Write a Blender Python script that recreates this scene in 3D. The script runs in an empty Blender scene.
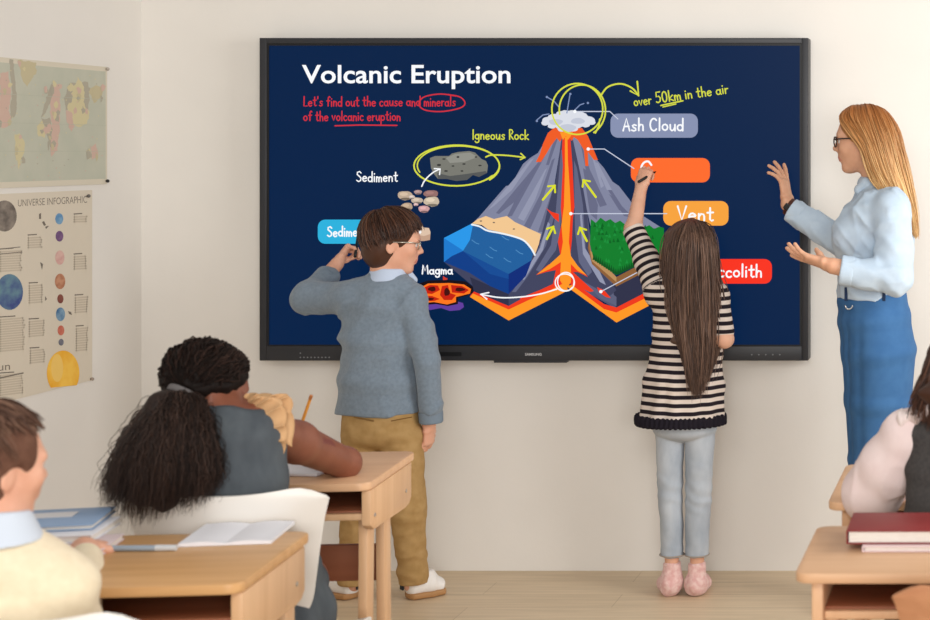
import bpy, bmesh, math, random
import numpy as np
from mathutils import Vector, Matrix
from mathutils.geometry import tessellate_polygon
random.seed(7); RNG = np.random.default_rng(7)
SC = bpy.context.scene
COL = SC.collection
# ------------------------------------------------------------------ camera frame
CAM_H, CAM_D, FPX, VPX, VPY = 1.53, 6.0, 1650.0, 1000.0, 150.0
def W(px, py, d):
    """photo pixel at distance d in front of the camera -> world point"""
    return np.array([(px-VPX)*d/FPX, d-CAM_D, CAM_H-(py-VPY)*d/FPX])
def V3(*a): return np.array(a, float)
def unit(v):
    v = np.asarray(v, float); return v/np.linalg.norm(v)
# ------------------------------------------------------------------ tagging
def tag(o, label=None, cat=None, group=None, kind=None):
    if label: o['label'] = label
    if cat: o['category'] = cat
    if group: o['group'] = group
    if kind: o['kind'] = kind
    return o
def empty(name, loc, rz=0.0):
    o = bpy.data.objects.new(name, None); COL.objects.link(o)
    o.location = Vector([float(q) for q in loc]); o.rotation_euler = (0, 0, rz); o.empty_display_size = .1
    return o
def origin_of(parent):
    if parent is None: return np.zeros(3)
    p = np.array(parent.location, float)
    return p + origin_of(parent.parent)
def mesh_obj(name, verts, faces, mats, parent=None, smooth=True, fmat=None, local=False, attr=None):
    """verts in world space unless local; the parent chain carries no rotation for world-space verts"""
    v = np.asarray(verts, float)
    if not local: v = v - origin_of(parent)
    me = bpy.data.meshes.new(name)
    if isinstance(faces, np.ndarray):
        n = len(faces); k = faces.shape[1]
        me.vertices.add(len(v)); me.vertices.foreach_set('co', v.astype(np.float32).ravel())
        me.loops.add(n*k); me.loops.foreach_set('vertex_index', faces.astype(np.int32).ravel())
        me.polygons.add(n); me.polygons.foreach_set('loop_start', np.arange(0, n*k, k, dtype=np.int32))
        try: me.polygons.foreach_set('loop_total', np.full(n, k, dtype=np.int32))
        except Exception: pass
        me.update(calc_edges=True)
    else:
        me.from_pydata([tuple(p) for p in v], [], [tuple(f) for f in faces]); me.update()
    if not isinstance(mats, (list, tuple)): mats = [mats]
    for m in mats: me.materials.append(m)
    if fmat is not None: me.polygons.foreach_set('material_index', np.asarray(fmat, dtype=np.int32))
    me.polygons.foreach_set('use_smooth', np.full(len(me.polygons), bool(smooth)))
    if attr:
        for k_, a_ in attr.items():
            at = me.attributes.new(k_, 'FLOAT', 'POINT'); at.data.foreach_set('value', np.asarray(a_, np.float32))
    me.validate(); me.update()
    o = bpy.data.objects.new(name, me); COL.objects.link(o)
    if parent is not None: o.parent = parent
    return o
class MB:
    """collects simple shapes into one mesh"""
    def __init__(s): s.v = []; s.f = []; s.m = []; s.mi = 0
    def add(s, vs, fs):
        b = len(s.v); s.v += [tuple(float(q) for q in p) for p in vs]
        for f in fs: s.f.append(tuple(i+b for i in f)); s.m.append(s.mi)
    def box(s, c, size, rot=None, bev=0.0):
        bm = bmesh.new(); bmesh.ops.create_cube(bm, size=1)
        for v in bm.verts: v.co = Vector((v.co.x*size[0], v.co.y*size[1], v.co.z*size[2]))
        if bev > 0: bmesh.ops.bevel(bm, geom=list(bm.edges), offset=bev, segments=3, profile=.5, affect='EDGES')
        R = rot if rot is not None else Matrix.Identity(3)
        c = Vector([float(q) for q in c]); bm.verts.index_update()
        s.add([R @ v.co + c for v in bm.verts], [[v.index for v in f.verts] for f in bm.faces]); bm.free()
    def prism(s, poly, axis, a, b, bev=0.0):
        """poly: 2D points extruded along axis index from a to b; other two axes in order"""
        bm = bmesh.new(); o = [i for i in range(3) if i != axis]
        vs = []
        for (p, q) in poly:
            co = [0, 0, 0]; co[axis] = a; co[o[0]] = p; co[o[1]] = q; vs.append(bm.verts.new(co))
        f = bm.faces.new(vs); r = bmesh.ops.extrude_face_region(bm, geom=[f]); d = [0, 0, 0]; d[axis] = b-a
        bmesh.ops.translate(bm, vec=d, verts=[g for g in r['geom'] if isinstance(g, bmesh.types.BMVert)])
        bmesh.ops.recalc_face_normals(bm, faces=bm.faces)
        if bev > 0: bmesh.ops.bevel(bm, geom=list(bm.edges), offset=bev, segments=2, profile=.5, affect='EDGES')
        bm.verts.index_update()
        s.add([v.co for v in bm.verts], [[v.index for v in f.verts] for f in bm.faces]); bm.free()
    def tube(s, pts, rs, n=10, cap=True):
        pts = [np.asarray(p, float) for p in pts]
        if not hasattr(rs, '__len__'): rs = [rs]*len(pts)
        vs = []; fs = []; K = len(pts)
        t0 = unit(pts[1]-pts[0]); ref = np.array([0, 0, 1.]) if abs(t0[2]) < .9 else np.array([1., 0, 0])
        a = unit(np.cross(t0, ref))
        for i, p in enumerate(pts):
            t = unit(pts[min(i+1, K-1)]-pts[max(i-1, 0)]); a = unit(a-t*np.dot(a, t)); b = np.cross(t, a)
            for k in range(n):
                th = 2*math.pi*k/n; vs.append(p+rs[i]*(math.cos(th)*a+math.sin(th)*b))
        for i in range(K-1):
            for k in range(n):
                fs.append((i*n+k, i*n+(k+1) % n, (i+1)*n+(k+1) % n, (i+1)*n+k))
        if cap: fs.append(tuple(range(n))[::-1]); fs.append(tuple((K-1)*n+k for k in range(n)))
        s.add(vs, fs)
    def ball(s, c, r, nu=14, nv=8, axes=None):
        if not hasattr(r, '__len__'): r = (r, r, r)
        A = np.eye(3) if axes is None else np.asarray(axes); vs = []; fs = []; c = np.asarray(c, float)
        for j in range(nv+1):
            ph = math.pi*j/nv
            for i in range(nu):
                th = 2*math.pi*i/nu
                l = np.array([r[0]*math.sin(ph)*math.cos(th), r[1]*math.sin(ph)*math.sin(th), r[2]*math.cos(ph)])
                vs.append(c+l @ A)
        for j in range(nv):
            for i in range(nu):
                fs.append((j*nu+i, (j+1)*nu+i, (j+1)*nu+(i+1) % nu, j*nu+(i+1) % nu))
        s.add(vs, fs)
    def build(s, name, mats, parent=None, smooth=False, local=False):
        o = mesh_obj(name, s.v, s.f, mats, parent, smooth, s.m, local)
        if smooth == 'auto':
            o.data.polygons.foreach_set('use_smooth', np.full(len(o.data.polygons), True))
            o.data.set_sharp_from_angle(angle=math.radians(38))
        return o
# ------------------------------------------------------------------ materials
def lin(c):
    if isinstance(c, str): c = [int(c[i:i+2], 16) for i in (1, 3, 5)]
    r = []
    for q in c:
        q = q/255.0; r.append(q/12.92 if q <= .04045 else ((q+.055)/1.055)**2.4)
    return tuple(r)+(1.0,)
def newmat(name):
    m = bpy.data.materials.new(name); m.use_nodes = True; nt = m.node_tree
    return m, nt, nt.nodes['Principled BSDF']
def mat(name, col, rough=.6, spec=.3, col2=None, nscale=20, stretch=(1, 1, 1), bump=0, bscale=200, bstretch=(1, 1, 1), metal=0, sheen=0, sss=0, coords='Object', trans=0):
    m, nt, b = newmat(name); N = nt.nodes; L = nt.links
    b.inputs['Base Color'].default_value = lin(col); b.inputs['Roughness'].default_value = rough
    b.inputs['Specular IOR Level'].default_value = spec; b.inputs['Metallic'].default_value = metal
    if sheen: b.inputs['Sheen Weight'].default_value = sheen
    if trans: b.inputs['Transmission Weight'].default_value = trans
    if sss:
        b.inputs['Subsurface Weight'].default_value = sss; b.inputs['Subsurface Radius'].default_value = (.012, .005, .003); b.inputs['Subsurface Scale'].default_value = 1
    tc = N.new('ShaderNodeTexCoord')
    if col2:
        mp = N.new('ShaderNodeMapping'); mp.inputs['Scale'].default_value = stretch; L.new(tc.outputs[coords], mp.inputs[0])
        no = N.new('ShaderNodeTexNoise'); no.inputs['Scale'].default_value = nscale; no.inputs['Detail'].default_value = 5; L.new(mp.outputs[0], no.inputs[0])
        rp = N.new('ShaderNodeValToRGB'); rp.color_ramp.elements[0].position = .35; rp.color_ramp.elements[1].position = .65
        rp.color_ramp.elements[0].color = lin(col); rp.color_ramp.elements[1].color = lin(col2)
        L.new(no.outputs[0], rp.inputs[0]); L.new(rp.outputs[0], b.inputs['Base Color'])
    if bump:
        mp = N.new('ShaderNodeMapping'); mp.inputs['Scale'].default_value = bstretch; L.new(tc.outputs[coords], mp.inputs[0])
        no = N.new('ShaderNodeTexNoise'); no.inputs['Scale'].default_value = bscale; no.inputs['Detail'].default_value = 3; L.new(mp.outputs[0], no.inputs[0])
        bp = N.new('ShaderNodeBump'); bp.inputs['Strength'].default_value = bump; bp.inputs['Distance'].default_value = .01
        L.new(no.outputs[0], bp.inputs['Height']); L.new(bp.outputs[0], b.inputs['Normal'])
    return m
def wood(name, c1, c2, rough=.45, ax=0):
    m, nt, b = newmat(name); N = nt.nodes; L = nt.links
    tc = N.new('ShaderNodeTexCoord'); mp = N.new('ShaderNodeMapping'); s = [14, 14, 14]; s[ax] = .9
    mp.inputs['Scale'].default_value = s; L.new(tc.outputs['Object'], mp.inputs[0])
    n1 = N.new('ShaderNodeTexNoise'); n1.inputs['Scale'].default_value = 2.2; n1.inputs['Detail'].default_value = 8; n1.inputs['Distortion'].default_value = .6
    L.new(mp.outputs[0], n1.inputs[0])
    rp = N.new('ShaderNodeValToRGB'); rp.color_ramp.elements[0].position = .3; rp.color_ramp.elements[1].position = .72
    rp.color_ramp.elements[0].color = lin(c1); rp.color_ramp.elements[1].color = lin(c2)
    L.new(n1.outputs[0], rp.inputs[0]); L.new(rp.outputs[0], b.inputs['Base Color'])
    b.inputs['Roughness'].default_value = rough; b.inputs['Specular IOR Level'].default_value = .35
    return m
def hairmat(name, dark, mid, light, rough=.42, spec=.35, root=None, z0=0, z1=1):
    """root: colour of the grown-out roots, blending from world height z1 down to z0"""
    m, nt, b = newmat(name); N = nt.nodes; L = nt.links
    g = N.new('ShaderNodeNewGeometry'); rp = N.new('ShaderNodeValToRGB'); e = rp.color_ramp.elements
    e[0].color = lin(dark); e[1].color = lin(light); k = e.new(.5); k.color = lin(mid)
    L.new(g.outputs['Random Per Island'], rp.inputs[0]); L.new(rp.outputs[0], b.inputs['Base Color'])
    if root:
        tc = N.new('ShaderNodeTexCoord'); sx = N.new('ShaderNodeSeparateXYZ'); L.new(tc.outputs['Object'], sx.inputs[0])
        mr = N.new('ShaderNodeMapRange'); mr.inputs[1].default_value = z0; mr.inputs[2].default_value = z1; L.new(sx.outputs[2], mr.inputs[0])
        mx = N.new('ShaderNodeMixRGB'); mx.inputs[2].default_value = lin(root); L.new(mr.outputs[0], mx.inputs[0]); L.new(rp.outputs[0], mx.inputs[1]); L.new(mx.outputs[0], b.inputs['Base Color'])
    b.inputs['Roughness'].default_value = rough; b.inputs['Specular IOR Level'].default_value = spec
    return m
def glow(name, col, k=1.0):
    """a lit display colour"""
    m, nt, b = newmat(name); b.inputs['Base Color'].default_value = (.002, .002, .002, 1)
    b.inputs['Roughness'].default_value = .36; b.inputs['Specular IOR Level'].default_value = .06
    b.inputs['Emission Color'].default_value = lin(col); b.inputs['Emission Strength'].default_value = k
    return m
# ------------------------------------------------------------------ smooth solid modelling on a grid
LAT = RNG.random((32, 32, 32)).astype(np.float32)
def noise3(P, scale):
    q = np.asarray(P, np.float32)*np.asarray(scale, np.float32)+np.float32(100.5); i = np.floor(q).astype(np.int32); f = q-i; f = f*f*(3-2*f)
    i0 = i & 31; i1 = (i+1) & 31; r = 0
    for dx in (0, 1):
        wx = f[..., 0] if dx else 1-f[..., 0]; ix = i1[..., 0] if dx else i0[..., 0]
        for dy in (0, 1):
            wy = f[..., 1] if dy else 1-f[..., 1]; iy = i1[..., 1] if dy else i0[..., 1]
            for dz in (0, 1):
                wz = f[..., 2] if dz else 1-f[..., 2]; iz = i1[..., 2] if dz else i0[..., 2]
                r = r+wx*wy*wz*LAT[ix, iy, iz]
    return r*2-1
def axes_of(f, up=(0, 0, 1)):
    """rows: forward, side(left), up"""
    f = unit(f); s = unit(np.cross(up, f)); u = np.cross(f, s); return np.array([f, s, u])
class Sdf:
    def __init__(s): s.ops = []
    def rc(s, a, b, r1, r2=None, k=.015, op='u'):
        r2 = r1 if r2 is None else r2; a = np.asarray(a, float); b = np.asarray(b, float); r = max(r1, r2)
        def f(P):
            ab = b-a; L = max(float(ab @ ab), 1e-9); t = np.clip(((P-a) @ ab)/L, 0, 1)
            return np.linalg.norm(P-(a+t[..., None]*ab), axis=-1)-(r1+(r2-r1)*t)
        s.ops.append((op, f, np.minimum(a, b)-r, np.maximum(a, b)+r, k)); return s
    def chain(s, pts, rs, k=.012, op='u'):
        for i in range(len(pts)-1): s.rc(pts[i], pts[i+1], rs[i], rs[i+1], k, op)
        return s
    def tube(s, pts, rx, ry, side, k=.02, op='u'):
        side = unit(side)
        for i in range(len(pts)-1):
            a = np.asarray(pts[i], float); b = np.asarray(pts[i+1], float); x0, x1, y0, y1 = rx[i], rx[i+1], ry[i], ry[i+1]
            r = max(x0, x1, y0, y1)
            def f(P, a=a, b=b, x0=x0, x1=x1, y0=y0, y1=y1):
                ab = b-a; Ln = np.linalg.norm(ab); t_ = ab/Ln; sd = unit(side-t_*(side @ t_)); dp = np.cross(t_, sd)
                Q = P-a; w = Q @ t_; t = np.clip(w/Ln, 0, 1); ex = w-t*Ln
                X = x0+(x1-x0)*t; Y = y0+(y1-y0)*t; m = np.minimum(X, Y)
                q = np.sqrt(((Q @ sd)/X)**2+((Q @ dp)/Y)**2+(ex/(m*.55))**2)
                return (q-1)*m
            s.ops.append((op, f, np.minimum(a, b)-r, np.maximum(a, b)+r, k))
        return s
    def ell(s, c, r, ax=None, k=.015, op='u'):
        c = np.asarray(c, float); r = np.asarray(r, float); A = np.eye(3) if ax is None else np.asarray(ax, float); R = r.max()
        def f(P):
            Q = (P-c) @ A.T; k0 = np.linalg.norm(Q/r, axis=-1); k1 = np.linalg.norm(Q/(r*r), axis=-1)
            return k0*(k0-1)/np.maximum(k1, 1e-6)
        s.ops.append((op, f, c-R, c+R, k)); return s
    def cut(s, p, n, k=.004):
        p = np.asarray(p, float); n = unit(n)
        s.ops.append(('i', lambda P: (P-p) @ n, None, None, k)); return s
    def fn(s, f):
        s.ops.append(('f', f, None, None, 0)); return s
    def field(s, res):
        us = [o for o in s.ops if o[0] == 'u']
        lo = np.min([o[2] for o in us], axis=0)-.03; hi = np.max([o[3] for o in us], axis=0)+.03
        n = np.ceil((hi-lo)/res).astype(int)+1
        F = np.full(n, 1.0, np.float32); ax = [lo[i]+res*np.arange(n[i]) for i in range(3)]
        def grid(sl): return np.stack(np.meshgrid(ax[0][sl[0]], ax[1][sl[1]], ax[2][sl[2]], indexing='ij'), -1)
        for op, f, l, h, k in s.ops:
            if op in 'us':
                mg = k+3*res
                sl = tuple(slice(max(0, int((l[i]-mg-lo[i])/res)), max(1, min(n[i], int((h[i]+mg-lo[i])/res)+2))) for i in range(3))
                d = f(grid(sl)).astype(np.float32); A = F[sl]
                if d.size == 0: continue
                if op == 'u':
                    hh = np.maximum(k-np.abs(A-d), 0)/max(k, 1e-6); F[sl] = np.minimum(A, d)-hh*hh*k*.25
                else:
                    d = -d; hh = np.maximum(k-np.abs(A-d), 0)/max(k, 1e-6); F[sl] = np.maximum(A, d)+hh*hh*k*.25
            else:
                idx = np.nonzero(np.abs(F) < .06) if op == 'f' else np.nonzero(F < .06)
                P = np.stack([ax[i][idx[i]] for i in range(3)], -1)
                if op == 'f': F[idx] = F[idx]+f(P)
                else:
                    d = f(P).astype(np.float32); A = F[idx]; hh = np.maximum(k-np.abs(A-d), 0)/max(k, 1e-6); F[idx] = np.maximum(A, d)+hh*hh*k*.25
        return F, lo
    def surf(s, res):
        F, lo = s.field(res); I = F < 0; n = np.array(F.shape)
        c = n-1; cnt = np.zeros(c, np.uint8)
        for dx in (0, 1):
            for dy in (0, 1):
                for dz in (0, 1): cnt += I[dx:dx+c[0], dy:dy+c[1], dz:dz+c[2]]
        act = (cnt > 0) & (cnt < 8); idx = np.argwhere(act); vid = np.full(c, -1, np.int32); vid[act] = np.arange(len(idx))
        acc = np.zeros((len(idx), 3)); w = np.zeros(len(idx))
        corners = [(a, b, d) for a in (0, 1) for b in (0, 1) for d in (0, 1)]
        for p in corners:
            for axi in range(3):
                if p[axi]: continue
                q = list(p); q[axi] = 1
                fa = F[idx[:, 0]+p[0], idx[:, 1]+p[1], idx[:, 2]+p[2]]; fb = F[idx[:, 0]+q[0], idx[:, 1]+q[1], idx[:, 2]+q[2]]
                m = (fa < 0) != (fb < 0); t = np.where(m, fa/np.where(m, fa-fb, 1), 0)
                pos = np.array(p, float)[None]+np.zeros((len(idx), 3)); pos[:, axi] += t
                acc[m] += pos[m]; w[m] += 1
        V = lo+(idx+acc/w[:, None])*res
        faces = []
        for axi in range(3):
            sl0 = [slice(1, c[i]) if i != axi else slice(0, c[i]) for i in range(3)]
            sl1 = list(sl0); sl1[axi] = slice(1, c[axi]+1)
            a = I[tuple(sl0)]; b = I[tuple(sl1)]; o = [i for i in range(3) if i != axi]
            for flip, m in ((False, a & ~b), (True, ~a & b)):
                e = np.argwhere(m)
                if not len(e): continue
                e = e+np.array([1 if i != axi else 0 for i in range(3)])
                def at(d0, d1):
                    g = e.copy(); g[:, o[0]] -= d0; g[:, o[1]] -= d1; return vid[g[:, 0], g[:, 1], g[:, 2]]
                Q = np.stack([at(1, 1), at(0, 1), at(0, 0), at(1, 0)], 1)
                if (axi == 1): Q = Q[:, ::-1]
                faces.append(Q[:, ::-1] if flip else Q)
        Q = np.concatenate(faces); Q = Q[(Q >= 0).all(1)]
        return V, Q
    def mesh(s, name, res, mats, parent=None, matfn=None, attrfn=None, relax=1):
        V, Q = s.surf(res)
        for _ in range(relax):
            S = np.zeros_like(V); C = np.zeros(len(V))
            for i in range(4):
                np.add.at(S, Q[:, i], V[Q[:, (i+1) % 4]]); np.add.at(C, Q[:, i], 1)
                np.add.at(S, Q[:, i], V[Q[:, (i+3) % 4]]); np.add.at(C, Q[:, i], 1)
            V = .5*V+.5*S/np.maximum(C, 1)[:, None]
        fm = matfn(V[Q].mean(1)) if matfn else None
        at = attrfn(V) if attrfn else None
        return mesh_obj(name, V, Q, mats, parent, True, fm, attr=at)
# ------------------------------------------------------------------ strands
def resample(pts, K):
    p = np.asarray(pts, float); n = len(p); out = []
    P = np.vstack([2*p[0]-p[1], p, 2*p[-1]-p[-2]])
    for t in np.linspace(0, n-1, K):
        i = min(int(t), n-2); f = t-i; a, b, c, d = P[i], P[i+1], P[i+2], P[i+3]
        out.append(.5*((2*b)+(c-a)*f+(2*a-5*b+4*c-d)*f*f+(3*b-a-3*c+d)*f**3))
    return np.array(out)
def strand_mesh(paths, rad, n=4):
    """paths (N,K,3), rad (N,K) -> verts, quad faces"""
    N, K, _ = paths.shape
    T = np.gradient(paths, axis=1); T /= np.maximum(np.linalg.norm(T, axis=-1, keepdims=True), 1e-9)
    ref = np.array([.31, -.85, .42]); A = np.cross(T, ref); A /= np.maximum(np.linalg.norm(A, axis=-1, keepdims=True), 1e-6); B = np.cross(T, A)
    ring = []
    for k in range(n):
        th = 2*math.pi*k/n; ring.append(paths+rad[..., None]*(math.cos(th)*A+math.sin(th)*B))
    V = np.stack(ring, 2).reshape(-1, 3)
    i = np.arange(N)[:, None, None]*K*n+np.arange(K-1)[None, :, None]*n; k = np.arange(n)[None, None, :]
    Q = np.stack([i+k, i+(k+1) % n, i+n+(k+1) % n, i+n+k], -1).reshape(-1, 4)
    return V, Q
def guide_strands(guides, N, K=16, r=.003, jit=.008, wave=.004, freq=2.0, inward=None, depth=.0, taper=.25, cut=(.85, 1.0), closed=False, crinkle=0):
    G = np.array([resample(g, K) for g in guides]); n = len(G); out = []; rr = []
    for _ in range(N):
        u = RNG.random()*(n if closed else n-1); i = int(u); f = u-i
        a = G[i % n] if closed else G[min(i, n-1)]; b = G[(i+1) % n] if closed else G[min(i+1, n-1)]
        if n > 3:
            p0 = G[(i-1) % n] if closed else G[max(i-1, 0)]; p3 = G[(i+2) % n] if closed else G[min(i+2, n-1)]
            p = .5*((2*a)+(b-p0)*f+(2*p0-5*a+4*b-p3)*f*f+(3*a-p0-3*b+p3)*f**3)
        else: p = a*(1-f)+b*f
        t = np.linspace(0, 1, K)[:, None]
        if inward is not None and depth > 0:
            q = RNG.random()**1.5*depth; c = np.asarray(inward); v = c-p; v[:, 2] *= .25; p = p+v/np.maximum(np.linalg.norm(v, axis=1, keepdims=True), 1e-6)*q
        p = p+RNG.normal(size=3)*jit*np.minimum(t*3, 1)
        d1 = RNG.normal(size=3); ph = RNG.random()*6.3
        p = p+d1*wave*np.sin(freq*6.28*t*(.8+.4*RNG.random())+ph)*np.minimum(t*2.5, 1)
        if crinkle: p = p+RNG.normal(size=(K, 3))*crinkle
        e = RNG.uniform(*cut)
        p = resample(p[:max(4, int(round(K*e)))], K); out.append(p)
        tt = np.linspace(0, 1, K); rr.append(r*(.7+.6*RNG.random())*np.where(tt < .7, 1, 1-(tt-.7)/.3*(1-taper)))
    return np.array(out), np.array(rr)
def join_vq(parts):
    V = []; Q = []; b = 0
    for v, q in parts: V.append(v); Q.append(q+b); b += len(v)
    return np.concatenate(V), np.concatenate(Q)
# ------------------------------------------------------------------ materials used by several things
M = {}
M['wall'] = mat('wall_paint', (225, 221, 215), .85, .2, col2=(228, 224, 218), nscale=3, bump=.03, bscale=60)
M['floor'] = None
M['oak'] = wood('desk_oak', (196, 148, 96), (212, 166, 114), .42)
M['beech'] = wood('desk_beech', (208, 164, 126), (220, 178, 140), .42)
M['oakside'] = wood('desk_side', (204, 162, 122), (218, 178, 138), .45, ax=2)
M['redwood'] = wood('desk_redwood', (140, 84, 58), (154, 96, 68), .5)
M['white_plastic'] = mat('white_plastic', (226, 222, 216), .35, .4)
M['steel'] = mat('steel', (190, 190, 190), .3, .5, metal=1)
M['black'] = mat('black_plastic', (24, 24, 26), .45, .3)
# ------------------------------------------------------------------ setting
XL = -3.122
def struct(name, c, size, m):
    b = MB(); b.box(c, size); o = b.build(name, m); return tag(o, kind='structure')
struct('wall_back', (0, .06, 1.4), (6.6, .12, 2.9), M['wall'])
struct('wall_left', (XL-.06, -1.44, 1.4), (.12, 3.0, 2.9), M['wall'])
def floor_mat():
    m, nt, b = newmat('floor_planks'); N = nt.nodes; L = nt.links
    tc = N.new('ShaderNodeTexCoord'); br = N.new('ShaderNodeTexBrick'); L.new(tc.outputs['Object'], br.inputs[0])
    br.inputs['Scale'].default_value = 1; br.inputs['Brick Width'].default_value = 1.3; br.inputs['Row Height'].default_value = .16
    br.inputs['Mortar Size'].default_value = .0012; br.inputs['Mortar Smooth'].default_value = .2; br.offset = .37
    br.inputs['Color1'].default_value = lin((214, 191, 159)); br.inputs['Color2'].default_value = lin((218, 196, 165)); br.inputs['Mortar'].default_value = lin((184, 160, 128))
    mp = N.new('ShaderNodeMapping'); mp.inputs['Scale'].default_value = (1.2, 16, 1); L.new(tc.outputs['Object'], mp.inputs[0])
    no = N.new('ShaderNodeTexNoise'); no.inputs['Scale'].default_value = 2.5; no.inputs['Detail'].default_value = 6; L.new(mp.outputs[0], no.inputs[0])
    rp = N.new('ShaderNodeValToRGB'); rp.color_ramp.elements[0].color = (.86, .85, .83, 1); rp.color_ramp.elements[1].color = (1, 1, 1, 1)
    rp.color_ramp.elements[0].position = .35; rp.color_ramp.elements[1].position = .65; L.new(no.outputs[0], rp.inputs[0])
    mx = N.new('ShaderNodeMixRGB'); mx.blend_type = 'MULTIPLY'; mx.inputs[0].default_value = 1
    L.new(br.outputs[0], mx.inputs[1]); L.new(rp.outputs[0], mx.inputs[2]); L.new(mx.outputs[0], b.inputs['Base Color'])
    b.inputs['Roughness'].default_value = .4; b.inputs['Specular IOR Level'].default_value = .35
    return m
M['floor'] = floor_mat()
struct('floor', (0, -2.2, -.05), (6.6, 4.6, .1), M['floor'])
# ------------------------------------------------------------------ flat drawings
class Flat:
    """flat coloured shapes laid on a plane in thin layers; map: (u, v, layer) -> world point"""
    def __init__(s, fmap, flip=False): s.map = fmap; s.v = []; s.f = []; s.m = []; s.mats = []; s.layer = 1; s.flip = flip
    def _mi(s, m):
        if m not in s.mats: s.mats.append(m)
        return s.mats.index(m)
    def poly(s, m, pts, keep=False):
        mi = s._mi(m); b = len(s.v)
        tri = tessellate_polygon([[Vector((p[0], p[1], 0)) for p in pts]])
        for p in pts: s.v.append(s.map(p[0], p[1], s.layer))
        for t in tri:
            a, c, d = (pts[i] for i in t)
            cr = (c[0]-a[0])*(d[1]-a[1])-(c[1]-a[1])*(d[0]-a[0])
            t = tuple(t) if cr < 0 else tuple(t)[::-1]
            s.f.append(tuple(b+i for i in t)); s.m.append(mi)
        if not keep: s.layer += 1
    def ell(s, m, cx, cy, rx, ry, n=26, rot=0, wob=0, keep=False):
        P = []
        for k in range(n):
            a = 2*math.pi*k/n; r = 1+wob*math.sin(3*a+cx)+wob*.6*math.sin(5*a+cy); x = rx*math.cos(a)*r; y = ry*math.sin(a)*r
            P.append((cx+x*math.cos(rot)-y*math.sin(rot), cy+x*math.sin(rot)+y*math.cos(rot)))
        s.poly(m, P, keep)
    def rrect(s, m, x0, y0, x1, y1, r, keep=False):
        P = []
        for cx, cy, a0 in ((x1-r, y1-r, 0), (x0+r, y1-r, 90), (x0+r, y0+r, 180), (x1-r, y0+r, 270)):
            for k in range(7):
                a = math.radians(a0+15*k); P.append((cx+r*math.cos(a), cy+r*math.sin(a)))
        s.poly(m, P, keep)
    def stroke(s, m, pts, w, keep=False, smooth=0):
        if smooth:
            q = resample([(p[0], p[1], 0) for p in pts], smooth); pts = [(p[0], p[1]) for p in q]
        mi = s._mi(m); n = len(pts)
        L = []; R = []
        for i in range(n):
            a = pts[max(i-1, 0)]; c = pts[min(i+1, n-1)]; dx, dy = c[0]-a[0], c[1]-a[1]; l = math.hypot(dx, dy) or 1
            nx, ny = -dy/l*w/2, dx/l*w/2; L.append((pts[i][0]+nx, pts[i][1]+ny)); R.append((pts[i][0]-nx, pts[i][1]-ny))
        b = len(s.v)
        for i in range(n): s.v.append(s.map(L[i][0], L[i][1], s.layer)); s.v.append(s.map(R[i][0], R[i][1], s.layer))
        for i in range(n-1): s.f.append((b+2*i, b+2*i+2, b+2*i+3, b+2*i+1)); s.m.append(mi)
        for e in (0, n-1):
            b = len(s.v); k = 8
            for j in range(k):
                a = 2*math.pi*j/k; s.v.append(s.map(pts[e][0]+math.cos(a)*w/2, pts[e][1]+math.sin(a)*w/2, s.layer))
            s.f.append(tuple(b+j for j in range(k))[::-1]); s.m.append(mi)
        if not keep: s.layer += 1
    def font(s, m, text, x0, base, width, cap, bold=0.0, slope=0, keep=False):
        """upright printed letters from the built-in font fitted to width and cap height"""
        cu = bpy.data.curves.new('t', 'FONT'); cu.body = text; cu.size = 1; cu.offset = bold; cu.fill_mode = 'FRONT'; cu.resolution_u = 4
        o = bpy.data.objects.new('t', cu); COL.objects.link(o)
        dg = bpy.context.evaluated_depsgraph_get(); me = bpy.data.meshes.new_from_object(o.evaluated_get(dg))
        xs = [v.co.x for v in me.vertices]; wx = max(xs)-min(xs); mnx = min(xs)
        mi = s._mi(m); b = len(s.v)
        for v in me.vertices:
            u = x0+(v.co.x-mnx)/wx*width; s.v.append(s.map(u, base-v.co.y/.72*cap+slope*(u-x0), s.layer))
        for p in me.polygons: s.f.append(tuple(b+i for i in p.vertices)); s.m.append(mi)
        bpy.data.objects.remove(o); bpy.data.curves.remove(cu); bpy.data.meshes.remove(me)
        if not keep: s.layer += 1
    def hand(s, m, text, x0, base, width, xh, w, ang=0):
        """handwritten letters; xh = height of a capital"""
        out = []; x = 0
        for ch in text:
            if ch == ' ': x += .34; continue
            st, ad = GLYPH[ch]
            jit = random.uniform(-.03, .03)
            for q in st: out.append([(x+p[0], p[1]+jit) for p in q])
            x += ad+.1
        k = width/(x-.1); ca, sa = math.cos(ang), math.sin(ang)
        for q in out:
            P = [(p[0]*k, -p[1]*xh) for p in q]
            s.stroke(m, [(x0+p[0]*ca-p[1]*sa, base+p[0]*sa+p[1]*ca) for p in P], w, keep=True)
        s.layer += 1
    def build(s, name, parent):
        o = mesh_obj(name, s.v, s.f, s.mats, parent, False, s.m); return o
def _arc(cx, cy, rx, ry, a0, a1, n=9):
    return [(cx+rx*math.cos(math.radians(a0+(a1-a0)*i/n)), cy+ry*math.sin(math.radians(a0+(a1-a0)*i/n))) for i in range(n+1)]
_o = _arc(.23, .25, .2, .24, 40, 400)
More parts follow.
